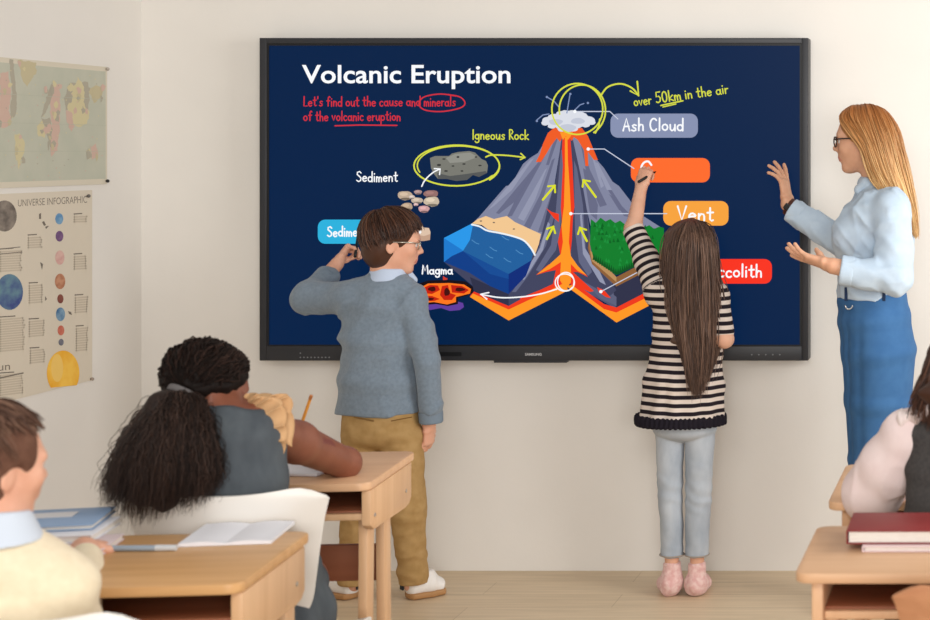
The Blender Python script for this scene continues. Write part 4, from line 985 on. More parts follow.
        b = MB(); q = h1-dr*.0325; b.box(q+Z*.012-Z*.0, (.022, .008, .045), rot=Matrix(((sd[0], dr[0], 0), (sd[1], dr[1], 0), (0, 0, 1))), bev=.003); b.build('heel_tab', tab, sh)
    # pen he writes with
    a, b_ = W(358.5, 233, 5.905), W(355.5, 253, 5.815); ax = unit(b_-a); r = empty('stylus_pen', b_); tag(r, 'black pen held by the boy in the blue grey sweater', 'pen')
    b = MB(); b.tube([a+ax*.012, b_+ax*.02], .0052, 10); b.build('barrel', M['black'], r, True); b = MB(); b.tube([a, a+ax*.012], [.0015, .0045], 10); b.build('tip', M['steel'], r, True)
boy_standing()
# ================================================================== girl at the display
def girl_standing():
    R = base_empty(689, 5.68, 'girl with long brown hair in a striped tunic, reaching up to write on the display'); H = .205
    A = axes_of((.10, 1, .12)); c = W(690, 249, 5.69); S = Sdf(); p = head(S, c, A, H, .95)
    nb = W(689, 281, 5.67); S.rc(p(-.1, 0, -.2), nb, .044, .048, .02)
    S.tube([nb, W(688, 300, 5.67), W(687, 345, 5.67), W(686, 385, 5.67), W(686, 420, 5.67)], [.07, .108, .098, .098, .095], [.045, .07, .07, .072, .072], X, .03)
    shl, ell_, wrl = W(660, 292, 5.67), W(633.5, 229, 5.765), W(641, 188, 5.865); shr, elr = W(716, 296, 5.66), W(724.5, 339, 5.615); wrr = W(712, 331, 5.80)
    S.chain([shl, ell_, wrl], [.040, .029, .021], .02); S.chain([shr, elr, wrr], [.038, .0285, .021], .02)
    hand(S, wrl, unit(W(646, 171, 5.88)-wrl), unit(V3(.35, .95, .1)), 1, .130, [(48, 70, 40), (60, 75, 40), (70, 75, 45), (78, 75, 45)], 35, 2, tdir=(.75, .5, .5))
    hand(S, wrr, V3(-.6, .6, .3), V3(0, .5, -.8), 1, .125, (40, 45, 50, 55), 20, 3)
    hl, kl, al = W(670, 430, 5.67), W(670, 500, 5.665), W(672, 566, 5.665); hr, kr, ar = W(700, 430, 5.67), W(698.5, 500, 5.665), W(697, 566, 5.665)
    for h_, k_, a_, dx in ((hl, kl, al, -.012), (hr, kr, ar, .012)):
        S.chain([h_, k_, up_to(k_, a_, .35), a_], [.042, .033, .033, .0225], .008); S.chain([a_-Z*.012, a_*V3(1, 1, 0)+V3(0, .01, .035), a_*V3(1, 1, 0)+V3(dx-.022, .12, .024)], [.024, .026, .022], .01)
    S.mesh('body', .0042, [SK['girl']], R); eyes(p, A, H, R)
    # striped tunic
    hemz = W(686, 421, 5.67)[2]
    S = Sdf(); S.tube([W(689, 280, 5.67), W(688, 288, 5.67), W(688, 300, 5.67), W(687, 335, 5.67), W(687, 352, 5.67), W(684, 383, 5.67), W(680.5, 430, 5.67)], [.058, .092, .118, .114, .118, .134, .148], [.055, .072, .080, .080, .084, .10, .118], X, .02)
    cu = W(632.6, 228, 5.767); S.chain([up_to(shl, nb, .3), shl, up_to(shl, cu, .5), cu], [.050, .050, .043, .0375], .02)
    cr = W(723.5, 331, 5.622); S.chain([up_to(shr, nb, .3), shr, cr], [.048, .046, .0375], .02)
    S.cut(cu, unit(cu-shl), .003); S.cut(V3(0, 0, hemz), -Z, .002);
    def wr(P):
        n1 = noise3(P, (16, 16, 9)); z = P[:, 2]; th = np.arctan2(P[:, 0]-W(684, 400, 5.67)[0], P[:, 1]+.33)
        fl = np.clip((W(0, 345, 5.67)[2]-z)/.28, 0, 1)
        return (.003*n1+fl*.0045*np.sin(th*11+1.5*n1)).astype(np.float32)
    S.fn(wr)
    a0, a1 = shl, cu; dl = unit(a1-a0); Ls = np.linalg.norm(a1-a0); d2 = unit(cr-shr)
    def stripe(V):
        t = (V-a0) @ dl; rad = np.linalg.norm((V-a0)-t[:, None]*dl, axis=1); sl = (t > .02) & (rad < .075) & (V[:, 0] < shl[0]+.02)
        s_ = V[:, 2]+.004*noise3(V, (9, 9, 2)); return {'stripe': np.where(V[:, 2] < (np.floor((hemz+.03)/.0275)+.25)*.0275, (np.floor((hemz+.03)/.0275)+.2)*.0275, np.where(sl, .4+t*1.0, s_))}
    m, nt, b = newmat('tunic_stripes'); N = nt.nodes; L = nt.links; at = N.new('ShaderNodeAttribute'); at.attribute_name = 'stripe'
    mu = N.new('ShaderNodeMath'); mu.operation = 'MULTIPLY'; mu.inputs[1].default_value = 1/.0275; L.new(at.outputs['Fac'], mu.inputs[0])
    fr_ = N.new('ShaderNodeMath'); fr_.operation = 'FRACT'; L.new(mu.outputs[0], fr_.inputs[0])
    rp = N.new('ShaderNodeValToRGB'); e = rp.color_ramp.elements; e[0].color = lin((34, 28, 34)); e[1].color = lin((214, 200, 190)); e[0].position = .44; e[1].position = .50; q = e.new(.94); q.color = lin((214, 200, 190)); q = e.new(1.0); q.color = lin((34, 28, 34))
    L.new(fr_.outputs[0], rp.inputs[0]); L.new(rp.outputs[0], b.inputs['Base Color']); b.inputs['Roughness'].default_value = .9; b.inputs['Specular IOR Level'].default_value = .15
    tu = S.mesh('tunic', .0048, [m], R, attrfn=stripe)
    # black frill at the hem
    S = Sdf(); S.tube([W(681.5, 414, 5.67), W(680.5, 423, 5.67)], [.153, .157], [.122, .127], X, .01); S.cut(V3(0, 0, W(0, 424, 5.67)[2]), -Z, .002); S.cut(V3(0, 0, W(0, 414, 5.67)[2]), Z, .002)
    S.fn(lambda P: (.0035*np.sin(np.arctan2(P[:, 0]-W(681, 400, 5.67)[0], P[:, 1]+.33)*46+2*noise3(P, 20))).astype(np.float32))
    S.mesh('hem_frill', .0045, [mat('frill_black', (30, 26, 34), .9, .15)], tu)
    # jeans
    S = Sdf(); S.tube([W(685, 400, 5.67), W(685, 428, 5.67)], [.108, .110], [.08, .084], X, .02)
    S.chain([hl, kl, W(672, 525, 5.665), W(672, 558, 5.665)], [.050, .0415, .0395, .0375], .003); S.chain([hr, kr, W(697.3, 525, 5.665), W(697, 558, 5.665)], [.0515, .0445, .0415, .0395], .003)
    S.cut(V3(0, 0, W(0, 556, 5.665)[2]), -Z, .002)
    def wr(P):
        n1 = noise3(P, (14, 14, 24)); z = P[:, 2]
        return (.0018*n1+np.sin(z*120+P[:, 0]*60+3*n1)*.0016*(np.exp(-((z-.36)/.08)**2)+np.exp(-((z-.10)/.07)**2))).astype(np.float32)
    S.fn(wr)
    je = S.mesh('jeans', .0045, [mat('jeans_pale', (156, 165, 176), .85, .2, col2=(184, 191, 199), nscale=9, stretch=(1.4, 1.4, .7), bump=.1, bscale=600)], R)
    b = MB(); zc = W(0, 554.2, 5.665)[2]
    for cx in (672, 697):
        cc = W(cx, 554, 5.665); cc[2] = zc; b.tube([cc+V3(.0415*math.cos(a), .0415*math.sin(a), 0) for a in np.linspace(0, 6.28, 20)], .0022, 6, False)
    b.build('hem_stitching', mat('jeans_stitch', (160, 150, 140), .8), je, True)
    # socks
    sk = mat('sock_pink', (222, 172, 168), .95, .1, col2=(236, 204, 198), nscale=70, bump=.5, bscale=300, sheen=.3)
    for a_, dx in ((al, -.036), (ar, -.012)):
        f0 = a_*V3(1, 1, 0); S = Sdf(); S.chain([a_+V3(0, 0, .004), f0+V3(0, 0, .05), f0+V3(dx*.1, -.008, .040)], [.030, .034, .036], .015); S.tube([f0+V3(dx*.1, 0, .036), f0+V3(dx*.6, .06, .030), f0+V3(dx, .135, .024)], [.036, .039, .033], [.034, .03, .022], X, .02)
        S.cut(V3(0, 0, .0015), -Z, .003); S.cut(a_+V3(0, 0, .014), Z, .003); S.fn(fabric_wrinkle((45, 45, 45), .003, 2)); S.mesh('sock', .004, [sk], R)
    # hair
    hm = hairmat('hair_long_brown', (62, 45, 37), (92, 68, 56), (128, 99, 82), .42, .35)
    B = Sdf(); B.ell(p(-.06, 0, .165), V3(.46, .39, .36)*H, A, .01); B.tube([p(-.22, 0, 0), W(692.5, 300, 5.60), W(693, 340, 5.595), W(694, 358, 5.59)], [.070, .072, .056, .025], [.05, .020, .013, .010], X, .03)
    B.cut(p(.22, 0, 0), A[0], .01); B.fn(fabric_wrinkle((60, 60, 8), .004, 4))
    def D(t): return 5.69-.118*math.sin(min(1, t)*1.57)
    rows = [  # left edge ... right edge, each column one guide: (x at heights)
        ([690, 676, 668, 665, 664.5, 663.5, 663.5, 666, 672, 676], 5.66), ([690, 680, 674, 671, 669.5, 668.5, 670, 676, 684, 688], 5.61), ([691, 686, 683, 681, 680, 680, 681, 685, 689, 692], 5.565),
        ([692, 692, 692, 692, 692, 692, 692, 694, 696, 697], 5.55), ([693, 699, 702, 703, 704, 705, 705, 704, 702, 701], 5.562), ([694, 704, 709.5, 711, 712, 714.5, 716.5, 716, 712, 708], 5.605), ([694, 706, 713, 715, 717, 720.5, 723, 722, 717, 712], 5.655)]
    ys = [219.5, 225, 236, 252, 275, 300, 325, 350, 374, 392]; G = []
    for k, (xs, dd) in enumerate(rows):
        pts = []; ends = (345, 366, 388, 395, 392, 378, 360)[k]
        for i, (x, y) in enumerate(zip(xs, ys)):
            y2 = 219.5+(y-219.5)*(ends-219.5)/(392-219.5) if i > 4 else y
            t = min(1, i/2.6); dep = 5.668+(dd-5.668)*math.sin(t*1.57)
            pts.append(W(x, y2, dep))
        G.append(pts)
    s1 = guide_strands(G, 3800, 20, .0015, .0055, .0035, 1.6, inward=c, depth=.012, cut=(.84, 1.03)); s2 = guide_strands(G, 500, 20, .0014, .007, .009, 1.2, cut=(.86, 1.06))
    hairs('hair', R, hm, [s1, s2], B, .0055)
    a, b_ = W(638.5, 182, 5.832), W(656, 171.5, 5.90); ax = unit(b_-a); r = empty('marker_pen', a); tag(r, 'black marker in the raised hand of the girl with long brown hair', 'pen')
    b = MB(); b.tube([a, b_-ax*.01], .005, 10); b.build('barrel', M['black'], r, True); b = MB(); b.tube([b_-ax*.01, b_], [.004, .0015], 10); b.build('tip', M['bezel'], r, True)
girl_standing()
# ================================================================== teacher
def teacher():
    R = base_empty(875, 5.50, 'woman with long blonde hair, pale blue shirt and blue skirt gesturing at the display'); H = .216
    A = axes_of((-1, .10, -.04)); c = W(863.5, 140.5, 5.50); S = Sdf(); p = head(S, c, A, H, .90)
    nb = W(880, 190, 5.50); S.rc(p(-.12, 0, -.22), nb, .046, .054, .02)
    yv = V3(0, 1, 0)
    S.tube([nb, W(881, 205, 5.50), W(876, 238, 5.50), W(873, 270, 5.50), W(873, 292, 5.50), W(877, 330, 5.50)], [.06, .125, .12, .10, .105, .12], [.055, .07, .09, .085, .085, .092], yv, .03)
    shn, eln, wrn = W(892, 210, 5.355), W(897, 278, 5.30), W(833, 266, 5.275); shf, elf, wrf = W(884, 210, 5.645), W(847, 245, 5.70), W(788, 205, 5.715)
    S.chain([shn, eln, wrn], [.048, .037, .026], .02); S.chain([shf, elf, wrf], [.048, .037, .025], .02)
    hand(S, wrn, unit(W(806, 258, 5.30)-wrn), unit(V3(.25, .35, .9)), 1, .178, [(2, 4, 4), (6, 8, 6), (10, 12, 8), (14, 14, 10)], 8, 7, tdir=(.72, .5, .55))
    hand(S, wrf, unit(W(784, 181, 5.735)-wrf), unit(V3(-.95, .22, -.2)), -1, .172, [(2, 4, 4), (12, 12, 8), (20, 18, 10), (26, 22, 12)], 10, 9, tdir=(.6, .7, .4))
    for sgn, dd in ((-1, 5.43), (1, 5.57)):
        hp, kn, an = W(876, 345, dd), W(871, 458, dd), W(877, 560, dd); an[2] = .085
        S.chain([hp, kn, up_to(kn, an, .35), an], [.066, .045, .046, .034], .02); S.chain([an, an*V3(1, 1, 0)+V3(.02, 0, .04), an*V3(1, 1, 0)+V3(-.15, 0, .028)], [.034, .034, .028], .015)
    def mf(C):
        q = (C-c) @ A.T/H; return ((np.abs(q[:, 2]+.268) < .032) & (q[:, 0] > .32) & (np.abs(q[:, 1]) < .11)).astype(int)
    S.mesh('body', .0042, [SK['tan'], LIP], R, mf); eyes(p, A, H, R)
    hm = hairmat('hair_blonde', (172, 124, 72), (210, 164, 106), (236, 202, 146), .40, .4, root=(152, 92, 44), z0=1.40, z1=1.68); hm2 = hairmat('eyebrow_brown', (92, 62, 40), (100, 70, 44), (110, 76, 50)); brows(p, A, H, R, hm2)
    # hair
    B = Sdf(); B.ell(p(-.07, 0, .165), V3(.46, .385, .365)*H, A, .01); B.tube([p(-.25, 0, .05), W(888, 175, 5.50), W(900, 200, 5.50), W(911, 225, 5.50)], [.080, .088, .080, .03], [.05, .045, .02, .012], yv, .03)
    B.cut(p(.17, 0, 0), A[0]*.80-A[2]*.62, .01); B.fn(fabric_wrinkle((50, 50, 8), .003, 4))
    rt = lambda s: p(.16, s, .505)
    G = []
    for s in (-1, 1):
        # s=-1 turns towards the far side, +1 towards the camera (side axis points to the camera when facing left)
        q = 1 if A[1][1] < 0 else -1
        dn = lambda k: 5.50-s*k
        g = [
            [rt(0), W(848, 108.5, dn(.028)), W(840.5, 118, dn(.058)), W(850, 133, dn(.080)), W(861.5, 148, dn(.092)), W(867, 166, dn(.096)), W(873, 180, dn(.105)), W(883, 190, dn(.115))],
            [rt(0), W(852, 106.5, dn(.032)), W(852, 119, dn(.068)), W(862, 136, dn(.088)), W(869, 152, dn(.099)), W(875, 170, dn(.105)), W(883, 186, dn(.113)), W(894, 199, dn(.115))],
            [p(.05, 0, .525), W(862, 106, dn(.036)), W(864, 119, dn(.074)), W(871, 138, dn(.094)), W(878, 158, dn(.104)), W(886, 178, dn(.108)), W(896, 197, dn(.104)), W(905, 216, dn(.085))],
            [p(-.05, 0, .525), W(872, 105.5, dn(.034)), W(878, 120, dn(.070)), W(885, 140, dn(.088)), W(891, 162, dn(.094)), W(899, 186, dn(.090)), W(907, 208, dn(.076)), W(913, 232, dn(.058))],
            [p(-.18, 0, .50), W(882, 109, dn(.026)), W(891, 124, dn(.052)), W(897, 146, dn(.064)), W(902, 168, dn(.064)), W(908.5, 192, dn(.056)), W(914, 214, dn(.046)), W(916.5, 237, dn(.036))],
            [p(-.22, 0, .48), W(886, 111.5, dn(.006)), W(897, 128, dn(.012)), W(903, 150, dn(.015)), W(907.5, 172, dn(.015)), W(912.5, 195, dn(.012)), W(916, 215, dn(.010)), W(917, 236, dn(.01))]]
        G.append(g)
    sets = [guide_strands(g, 1700, 20, .0017, .004, .0024, 1.2, inward=c, depth=.01, cut=(.86, 1.02)) for g in G]
    hairs('hair', R, hm, sets, B, .005)
    # glasses
    b = MB(); gm = mat('glasses_dark', (52, 38, 34), .3, .5)
    for s in (-1, 1):
        b.tube([p(.415, s*.135+.105*math.cos(a), -.005+.078*math.sin(a)) for a in np.linspace(0, 6.28, 17)], .0024, 6, False)
        b.tube([p(.415, s*.235, .03), p(.27, s*.335, .04), p(-.02, s*.37, .03)], .0028, 6)
    b.tube([p(.415, -.03, .02), p(.44, 0, .03), p(.415, .03, .02)], .002, 6); b.build('eyeglasses', gm, R, True)
    # shirt
    sm = mat('shirt_pale_blue', (182, 200, 218), .85, .2, col2=(190, 207, 223), nscale=30, bump=.08, bscale=600)
    S = Sdf(); S.tube([W(879, 188, 5.50), W(881, 200, 5.50), W(879, 215, 5.50), W(875, 238, 5.50), W(872, 265, 5.50), W(872, 297, 5.50)], [.062, .135, .155, .142, .128, .132], [.058, .082, .102, .119, .105, .108], yv, .03)
    S.ell(W(850, 236, 5.44), (.055, .065, .06), None, .05); S.ell(W(850, 236, 5.56), (.055, .065, .06), None, .05)
    cn = W(841, 270, 5.285); cf = W(791, 210, 5.714)
    S.chain([up_to(shn, nb, .25), shn, up_to(shn, eln, .6), eln, up_to(eln, cn, .5), cn], [.055, .060, .053, .050, .044, .046], .018); S.chain([up_to(shf, nb, .25), shf, up_to(shf, elf, .6), elf, up_to(elf, cf, .5), cf], [.055, .060, .052, .046, .041, .039], .02)
    S.cut(W(872, 294.5, 5.5), -Z, .003); S.cut(cn, unit(cn-eln), .003) if False else None
    S.ops.append(('s', (lambda P: np.maximum((cn-P) @ unit(cn-eln), np.linalg.norm(P-cn, axis=-1)-.07)), cn-.08, cn+.08, .003))
    S.ops.append(('s', (lambda P: np.maximum((cf-P) @ unit(cf-elf), np.linalg.norm(P-cf, axis=-1)-.07)), cf-.08, cf+.08, .003))
    def wr(P):
        n1 = noise3(P, (12, 12, 12)); n2 = noise3(P+7, (26, 26, 26)); f = np.sin((P[:, 2]+.8*P[:, 0])*85+3*n1)*.0016
        return (.0035*n1+.0015*n2+f*.6).astype(np.float32)+creases(P, (10, 10, 8), .008, 1)+creases(P+P[:, [2, 0, 0]]*V3(.8, 0, 0), (17, 17, 12), .0045, 2)
    S.fn(wr); sh = S.mesh('shirt', .0048, [sm], R)
    S = Sdf(); S.tube([W(877, 192, 5.50), W(873.5, 180, 5.50)], [.072, .060], [.066, .056], yv, .01); S.cut(W(870, 178.5, 5.5), V3(.35, 0, 1), .002); S.cut(W(875, 189, 5.5), V3(-.2, 0, -1), .002)
    for s in (-1, 1): S.chain([W(866, 182, 5.5+s*.045), W(859.5, 190, 5.5+s*.035), W(862, 197, 5.5+s*.03)], [.014, .016, .007], .01)
    S.mesh('collar', .004, [sm], sh)
    b = MB()
    for k in range(4): q = W(846.2-k*2.2, 212+k*11, 5.5); b.ball(q+V3(-.012+.002*k, 0, 0), (.004, .005, .005))
    b.build('buttons', mat('shirt_button', (214, 222, 230), .4), sh, True)
    for a_, b_, r_ in ((eln, cn, .050), (elf, cf, .043)):
        d = unit(b_-a_); S = Sdf(); S.rc(b_-d*.045, b_+d*.006, r_-.001, r_-.002, .003); S.cut(b_+d*.003, d, .003); S.cut(b_-d*.042, -d, .003); S.fn(fabric_wrinkle((25, 25, 25), .002, 3)); S.mesh('cuff', .004, [sm], sh)
    # skirt
    km = mat('skirt_blue', (56, 98, 145), .85, .2, col2=(62, 105, 152), nscale=24, bump=.1, bscale=600)
    S = Sdf(); S.tube([W(872.5, 289, 5.5), W(872.5, 300, 5.5), W(874.5, 318, 5.5), W(879, 351, 5.5), W(878, 400, 5.5), W(873, 458, 5.5), W(872, 520, 5.5)], [.128, .135, .155, .168, .155, .135, .130], [.110, .112, .119, .123, .111, .083, .078], yv, .02)
    S.cut(W(872, 290, 5.5), Z, .002); S.cut(W(872, 516, 5.5), -Z, .002)
    cz = W(873, 300, 5.5)
    def wr(P):
        th = np.arctan2(P[:, 1]-cz[1], -(P[:, 0]-cz[0])); n1 = noise3(P, (9, 9, 1.3)); dn_ = np.clip((cz[2]-P[:, 2])/.4, 0, 1)
        pl = sum(np.exp(-((th-a)/.09)**2)*g for a, g in ((-.55, 1.0), (-.95, .7), (-1.35, .5), (-.2, .6)))
        return (.004*n1+pl*.010*np.clip(dn_*2.2, 0, 1)*(1-.5*dn_)).astype(np.float32)
    S.fn(wr); sk = S.mesh('skirt', .005, [km], R)
    S = Sdf(); S.tube([W(872.3, 288.5, 5.5), W(872.6, 299, 5.5)], [.131, .137], [.1115, .114], yv, .005); S.cut(W(872, 289, 5.5), Z, .002); S.cut(W(872, 298, 5.5), -Z, .002); S.mesh('waistband', .004, [mat('skirt_band', (56, 98, 143), .85, .2)], sk)
    b = MB()
    for x_, off in ((846, .118), (884, .136)):
        t = W(x_, 288, 5.5-off*.93); b.box(t-Z*.020, (.010, .006, .045), bev=.001)
    b.build('belt_loop', mat('skirt_loop', (34, 52, 84), .8), sk)
    b = MB(); q = W(849, 305, 5.5-.122); b.tube([q+V3(.012*math.cos(a), -.004, .013*math.sin(a)) for a in np.linspace(math.pi, 2*math.pi, 10)], .0025, 8); b.build('metal_ring', M['steel'], sk, True)
    # wristwatch on the raised arm
    d = unit(wrf-elf); q = W(789.5, 207, 5.7145); S = Sdf(); S.rc(q-d*.008, q+d*.008, .0325, .0315, .002); S.cut(q+d*.0085, d, .002); S.cut(q-d*.0085, -d, .002)
    wa = S.mesh('wristwatch', .0032, [mat('watch_strap', (74, 38, 28), .5)], R)
    n_ = unit(V3(-.35, -.9, .2)-d*np.dot(V3(-.35, -.9, .2), d)); b = MB(); b.box(q+n_*.033, (.022, .007, .026), rot=Matrix([list(r_) for r_ in np.stack([np.cross(d, n_), n_, d], 1)]), bev=.003); b.build('watch_face', mat('watch_black', (26, 20, 20), .25, .5), wa)
    sm2 = mat('shoe_nude', (206, 176, 150), .45, .35)
    for dd in (5.43, 5.57):
        f0 = W(877, 560, dd); f0[2] = 0; S = Sdf(); S.tube([f0+V3(.03, 0, .035), f0+V3(-.07, 0, .035), f0+V3(-.165, 0, .026)], [.039, .043, .034], [.034, .032, .024], yv, .01); S.cut(V3(0, 0, .0015), -Z, .002); S.mesh('shoe', .0045, [sm2], R)
teacher()
# ================================================================== writing girl with the frizzy ponytail
def girl_writing():
    R = base_empty(226, 3.66, 'girl with a huge frizzy dark ponytail sitting and writing at a desk'); H = .196
    A = axes_of((.62, .72, -.34)); c = W(208, 389, 3.70); S = Sdf(); p = head(S, c, A, H, .95)
    nb = W(214, 412, 3.67); S.rc(p(-.12, 0, -.2), nb, .046, .052, .02)
    S.tube([nb, W(222, 425, 3.68), W(227, 470, 3.65), W(228, 520, 3.64), W(228, 590, 3.66)], [.07, .115, .105, .10, .125], [.045, .07, .075, .08, .10], X, .03)
    shr, elr, wrr = W(268, 430, 3.74), W(345, 463, 4.06), W(301, 456, 4.22); shl, ell_, wrl = W(170, 430, 3.72), W(168, 475, 4.06), W(235, 462, 4.20)
    S.chain([shr, up_to(shr, elr, .35), elr, up_to(elr, wrr, .3), wrr], [.044, .0465, .036, .036, .024], .02); S.chain([shl, ell_, wrl], [.042, .034, .024], .02)
    hand(S, wrr, unit(W(291, 452, 4.225)-wrr), unit(V3(-.2, -.2, -1)), -1, .135, [(48, 60, 35), (55, 62, 35), (62, 62, 35), (66, 62, 35)], 30, 3)
    hand(S, wrl, unit(V3(1, .12, -.05)), unit(V3(0, 0, -1)), 1, .13, (12, 14, 16, 18), 10, 4)
    for dx in (-.085, .085):
        hp = V3(nb[0]+dx*.8, 3.70-6, .50); kn = V3(hp[0]-.01, 4.00-6, .485); an = V3(kn[0], 3.99-6, .08)
        S.chain([hp, kn, an], [.074, .055, .032], .02); S.chain([an, an*V3(1, 1, 0)+V3(0, .0, .035), an*V3(1, 1, 0)+V3(0, .13, .028)], [.032, .034, .028], .01)
        # shoes
    def mf(C):
        q = (C-c) @ A.T/H; return ((np.abs(q[:, 2]+.268) < .03) & (q[:, 0] > .34) & (np.abs(q[:, 1]) < .1)).astype(int)
    S.mesh('body', .0045, [SK['dark'], mat('lips_dark', (112, 58, 52), .4)], R, mf); eyes(p, A, H, R)
    for dx in (-.085, .085):
        f0 = V3(nb[0]+dx*.8-.01, 3.99-6, 0); S = Sdf(); S.tube([f0+V3(0, -.03, .035), f0+V3(0, .06, .033), f0+V3(0, .14, .026)], [.038, .042, .034], [.034, .032, .025], X, .01); S.cut(V3(0, 0, .0015), -Z, .002); S.mesh('shoe', .0055, [mat('shoe_black_%d' % (dx > 0), (36, 34, 36), .5)], R)
    # pinafore
    dm = mat('denim_dark', (70, 76, 82), .85, .2, col2=(84, 90, 95), nscale=14, stretch=(1.5, 1.5, .6), bump=.12, bscale=500)
    S = Sdf(); S.tube([W(224, 404, 3.67), W(226, 420, 3.67), W(232, 445, 3.66), W(230, 480, 3.645), W(231, 520, 3.64), W(237, 575, 3.66)], [.070, .098, .112, .118, .128, .165], [.055, .072, .09, .096, .104, .15], X, .02)
    hem = V3(nb[0]+.05, 3.70-6, .36); S.tube([W(237, 575, 3.66), W(240, 615, 3.68), hem], [.165, .19, .20], [.15, .17, .18], X, .03)
    S.tube([V3(nb[0]+.0, 3.70-6, .50), V3(nb[0]-.01, 3.98-6, .49)], [.14, .13], [.085, .075], X, .04)
    S.cut(V3(0, 0, hem[2]+.0), -Z, .004); S.cut(W(224, 402, 3.67), V3(.12, 0, 1), .004)
    def wr(P):
        n1 = noise3(P, (10, 10, 5)); th = np.arctan2(P[:, 0]-nb[0]-.03, -(P[:, 1]+2.33)); lo = np.clip((.75-P[:, 2])/.3, 0, 1)
        return (.005*n1+np.sin(P[:, 0]*75+2*n1)*.0022*np.clip((P[:, 2]-.7)*6, 0, 1)+np.sin(th*13+2.2*n1)*.0045*lo).astype(np.float32)
    S.fn(wr); pf = S.mesh('pinafore', .0055, [dm], R)
    # blouse ruffle at the shoulder
    bm_ = mat('blouse_beige', (192, 150, 108), .9, .15, col2=(203, 163, 121), nscale=20, bump=.1, bscale=400)
    S = Sdf(); q = W(267, 426, 3.70); S.ell(q, (.040, .05, .070), axes_of((.9, 0, .25)), .02); S.chain([W(250, 405, 3.665), W(261, 432, 3.655), W(277, 463, 3.69)], [.012, .014, .008], .01)
    S.fn(lambda P: creases(P, (26, 26, 13), .005, 3)); so = S.mesh('sleeve', .0045, [bm_], R)
    def ruffle(base, outer, folds, amp, ph, lift):
        ns, nt_ = 120, 9; Bc = resample([W(*k) for k in base], ns); Oc = resample([W(*k) for k in outer], ns); vs = []; fs = []
        for i in range(ns):
            s_ = i/(ns-1); n1 = math.sin(folds*6.283*s_+ph+1.1*math.sin(9*s_)); n2 = math.cos(folds*6.283*s_+ph+1.1*math.sin(9*s_)); tg = unit(Oc[min(i+1, ns-1)]-Oc[max(i-1, 0)])
            for j in range(nt_):
                t = j/(nt_-1); vs.append(Bc[i]*(1-t)+Oc[i]*t+V3(0, -1, 0)*(lift*math.sin(2.2*t)+amp*t**1.2*n1)+tg*amp*.8*t*n2)
        for i in range(ns-1):
            for j in range(nt_-1): fs.append((i*nt_+j, (i+1)*nt_+j, (i+1)*nt_+j+1, i*nt_+j+1))
        o = mesh_obj('ruffle', vs, fs, bm_, so, True); md = o.modifiers.new('s', 'SOLIDIFY'); md.thickness = .003; md.offset = 0
    ruffle([(247, 402, 3.665), (256, 418, 3.655), (265, 438, 3.655), (278, 464, 3.685)], [(262, 395, 3.66), (284, 402, 3.665), (288, 436, 3.665), (281, 474, 3.68)], 6, .0085, .5, .016)
    ruffle([(243, 400, 3.68), (252, 402, 3.66), (260, 412, 3.65), (264, 428, 3.65)], [(250, 393, 3.69), (272, 394, 3.67), (292, 399, 3.69), (295, 448, 3.69)], 5, .007, 2.0, .010)
    # far sleeve and back of the blouse
    S = Sdf(); S.ell(shl-V3(-.005, 0, .005), (.05, .055, .06), None, .02); S.fn(fabric_wrinkle((30, 30, 20), .006, 5)); S.mesh('ruffle_sleeve', .006, [bm_], R)
    # hair: crown and ponytail
    hm = hairmat('hair_black_brown', (16, 10, 8), (30, 20, 16), (50, 34, 28), .6, .12); hp = hairmat('hair_puff', (24, 16, 13), (44, 31, 26), (74, 54, 45), .55, .25)
    B = Sdf(); B.ell(p(-.05, 0, .15), V3(.475, .40, .385)*H, A, .01); B.ell(p(-.15, .0, .0), V3(.32, .34, .31)*H, A, .03); B.cut(p(.20, 0, 0), A[0]*.9-A[2]*.35, .01)
    for s in (-1, 1): B.ell(p(-.02, s*.42, -.16), (H*.12, H*.12, H*.16), A, .01, 's')
    B.fn(lambda P: (.006*noise3((P-c) @ A.T, (46, 46, 46))+.005*noise3(P+3, 90)).astype(np.float32))
    tie = W(183, 393, 3.60)
    hc = p(-.05, 0, .15); G = []
    for k in range(16):
        a = 2*math.pi*k/16; e = unit(A[0]*.35+A[2]*.30); tt = unit(tie-hc); u_ = unit(np.cross(tt, Z)); v_ = np.cross(tt, u_)
        pts = []
        for t in np.linspace(.0, 1, 8):
            th = math.radians(118)*(1-t)+math.radians(14)*t; dv = math.cos(th)*tt+math.sin(th)*(math.cos(a)*u_+math.sin(a)*v_); l = dv @ A.T if False else A @ dv
            rr = 1/np.linalg.norm(l/(V3(.485, .41, .395)*H)); pts.append(hc+dv*rr)
        G.append(pts)
    okG = [g for g in G]
    s1 = guide_strands(okG, 900, 16, .0019, .003, .0035, 3.2, closed=True, crinkle=.0016, cut=(.7, 1.0))
    # drop strands that would cross the face
    keep = [i for i in range(len(s1[0])) if ((s1[0][i]-c) @ A[0]).max() < H*.27 and not ((((s1[0][i]-c) @ A[0]) > -.12*H) & (((s1[0][i]-c) @ A[2]) < -.02*H)).any()]
    hr_ = hairs('hair', R, hm, [(s1[0][keep], s1[1][keep])], B, .0055)
    S = Sdf(); d = unit(W(160, 430, 3.56)-tie); S.rc(tie-d*.006, tie+d*.008, .034, .034, .003); S.cut(tie+d*.008, d, .002); S.cut(tie-d*.008, -d, .002); S.mesh('hair_tie', .004, [mat('hair_tie_grey', (98, 94, 94), .8)], R)
    B = Sdf(); B.ell(W(172, 420, 3.565), (.055, .05, .065), None, .04); B.ell(W(155, 462, 3.55), (.082, .055, .095), None, .05); B.ell(W(185, 468, 3.55), (.062, .045, .095), None, .05); B.fn(fabric_wrinkle((34, 34, 14), .012, 6))
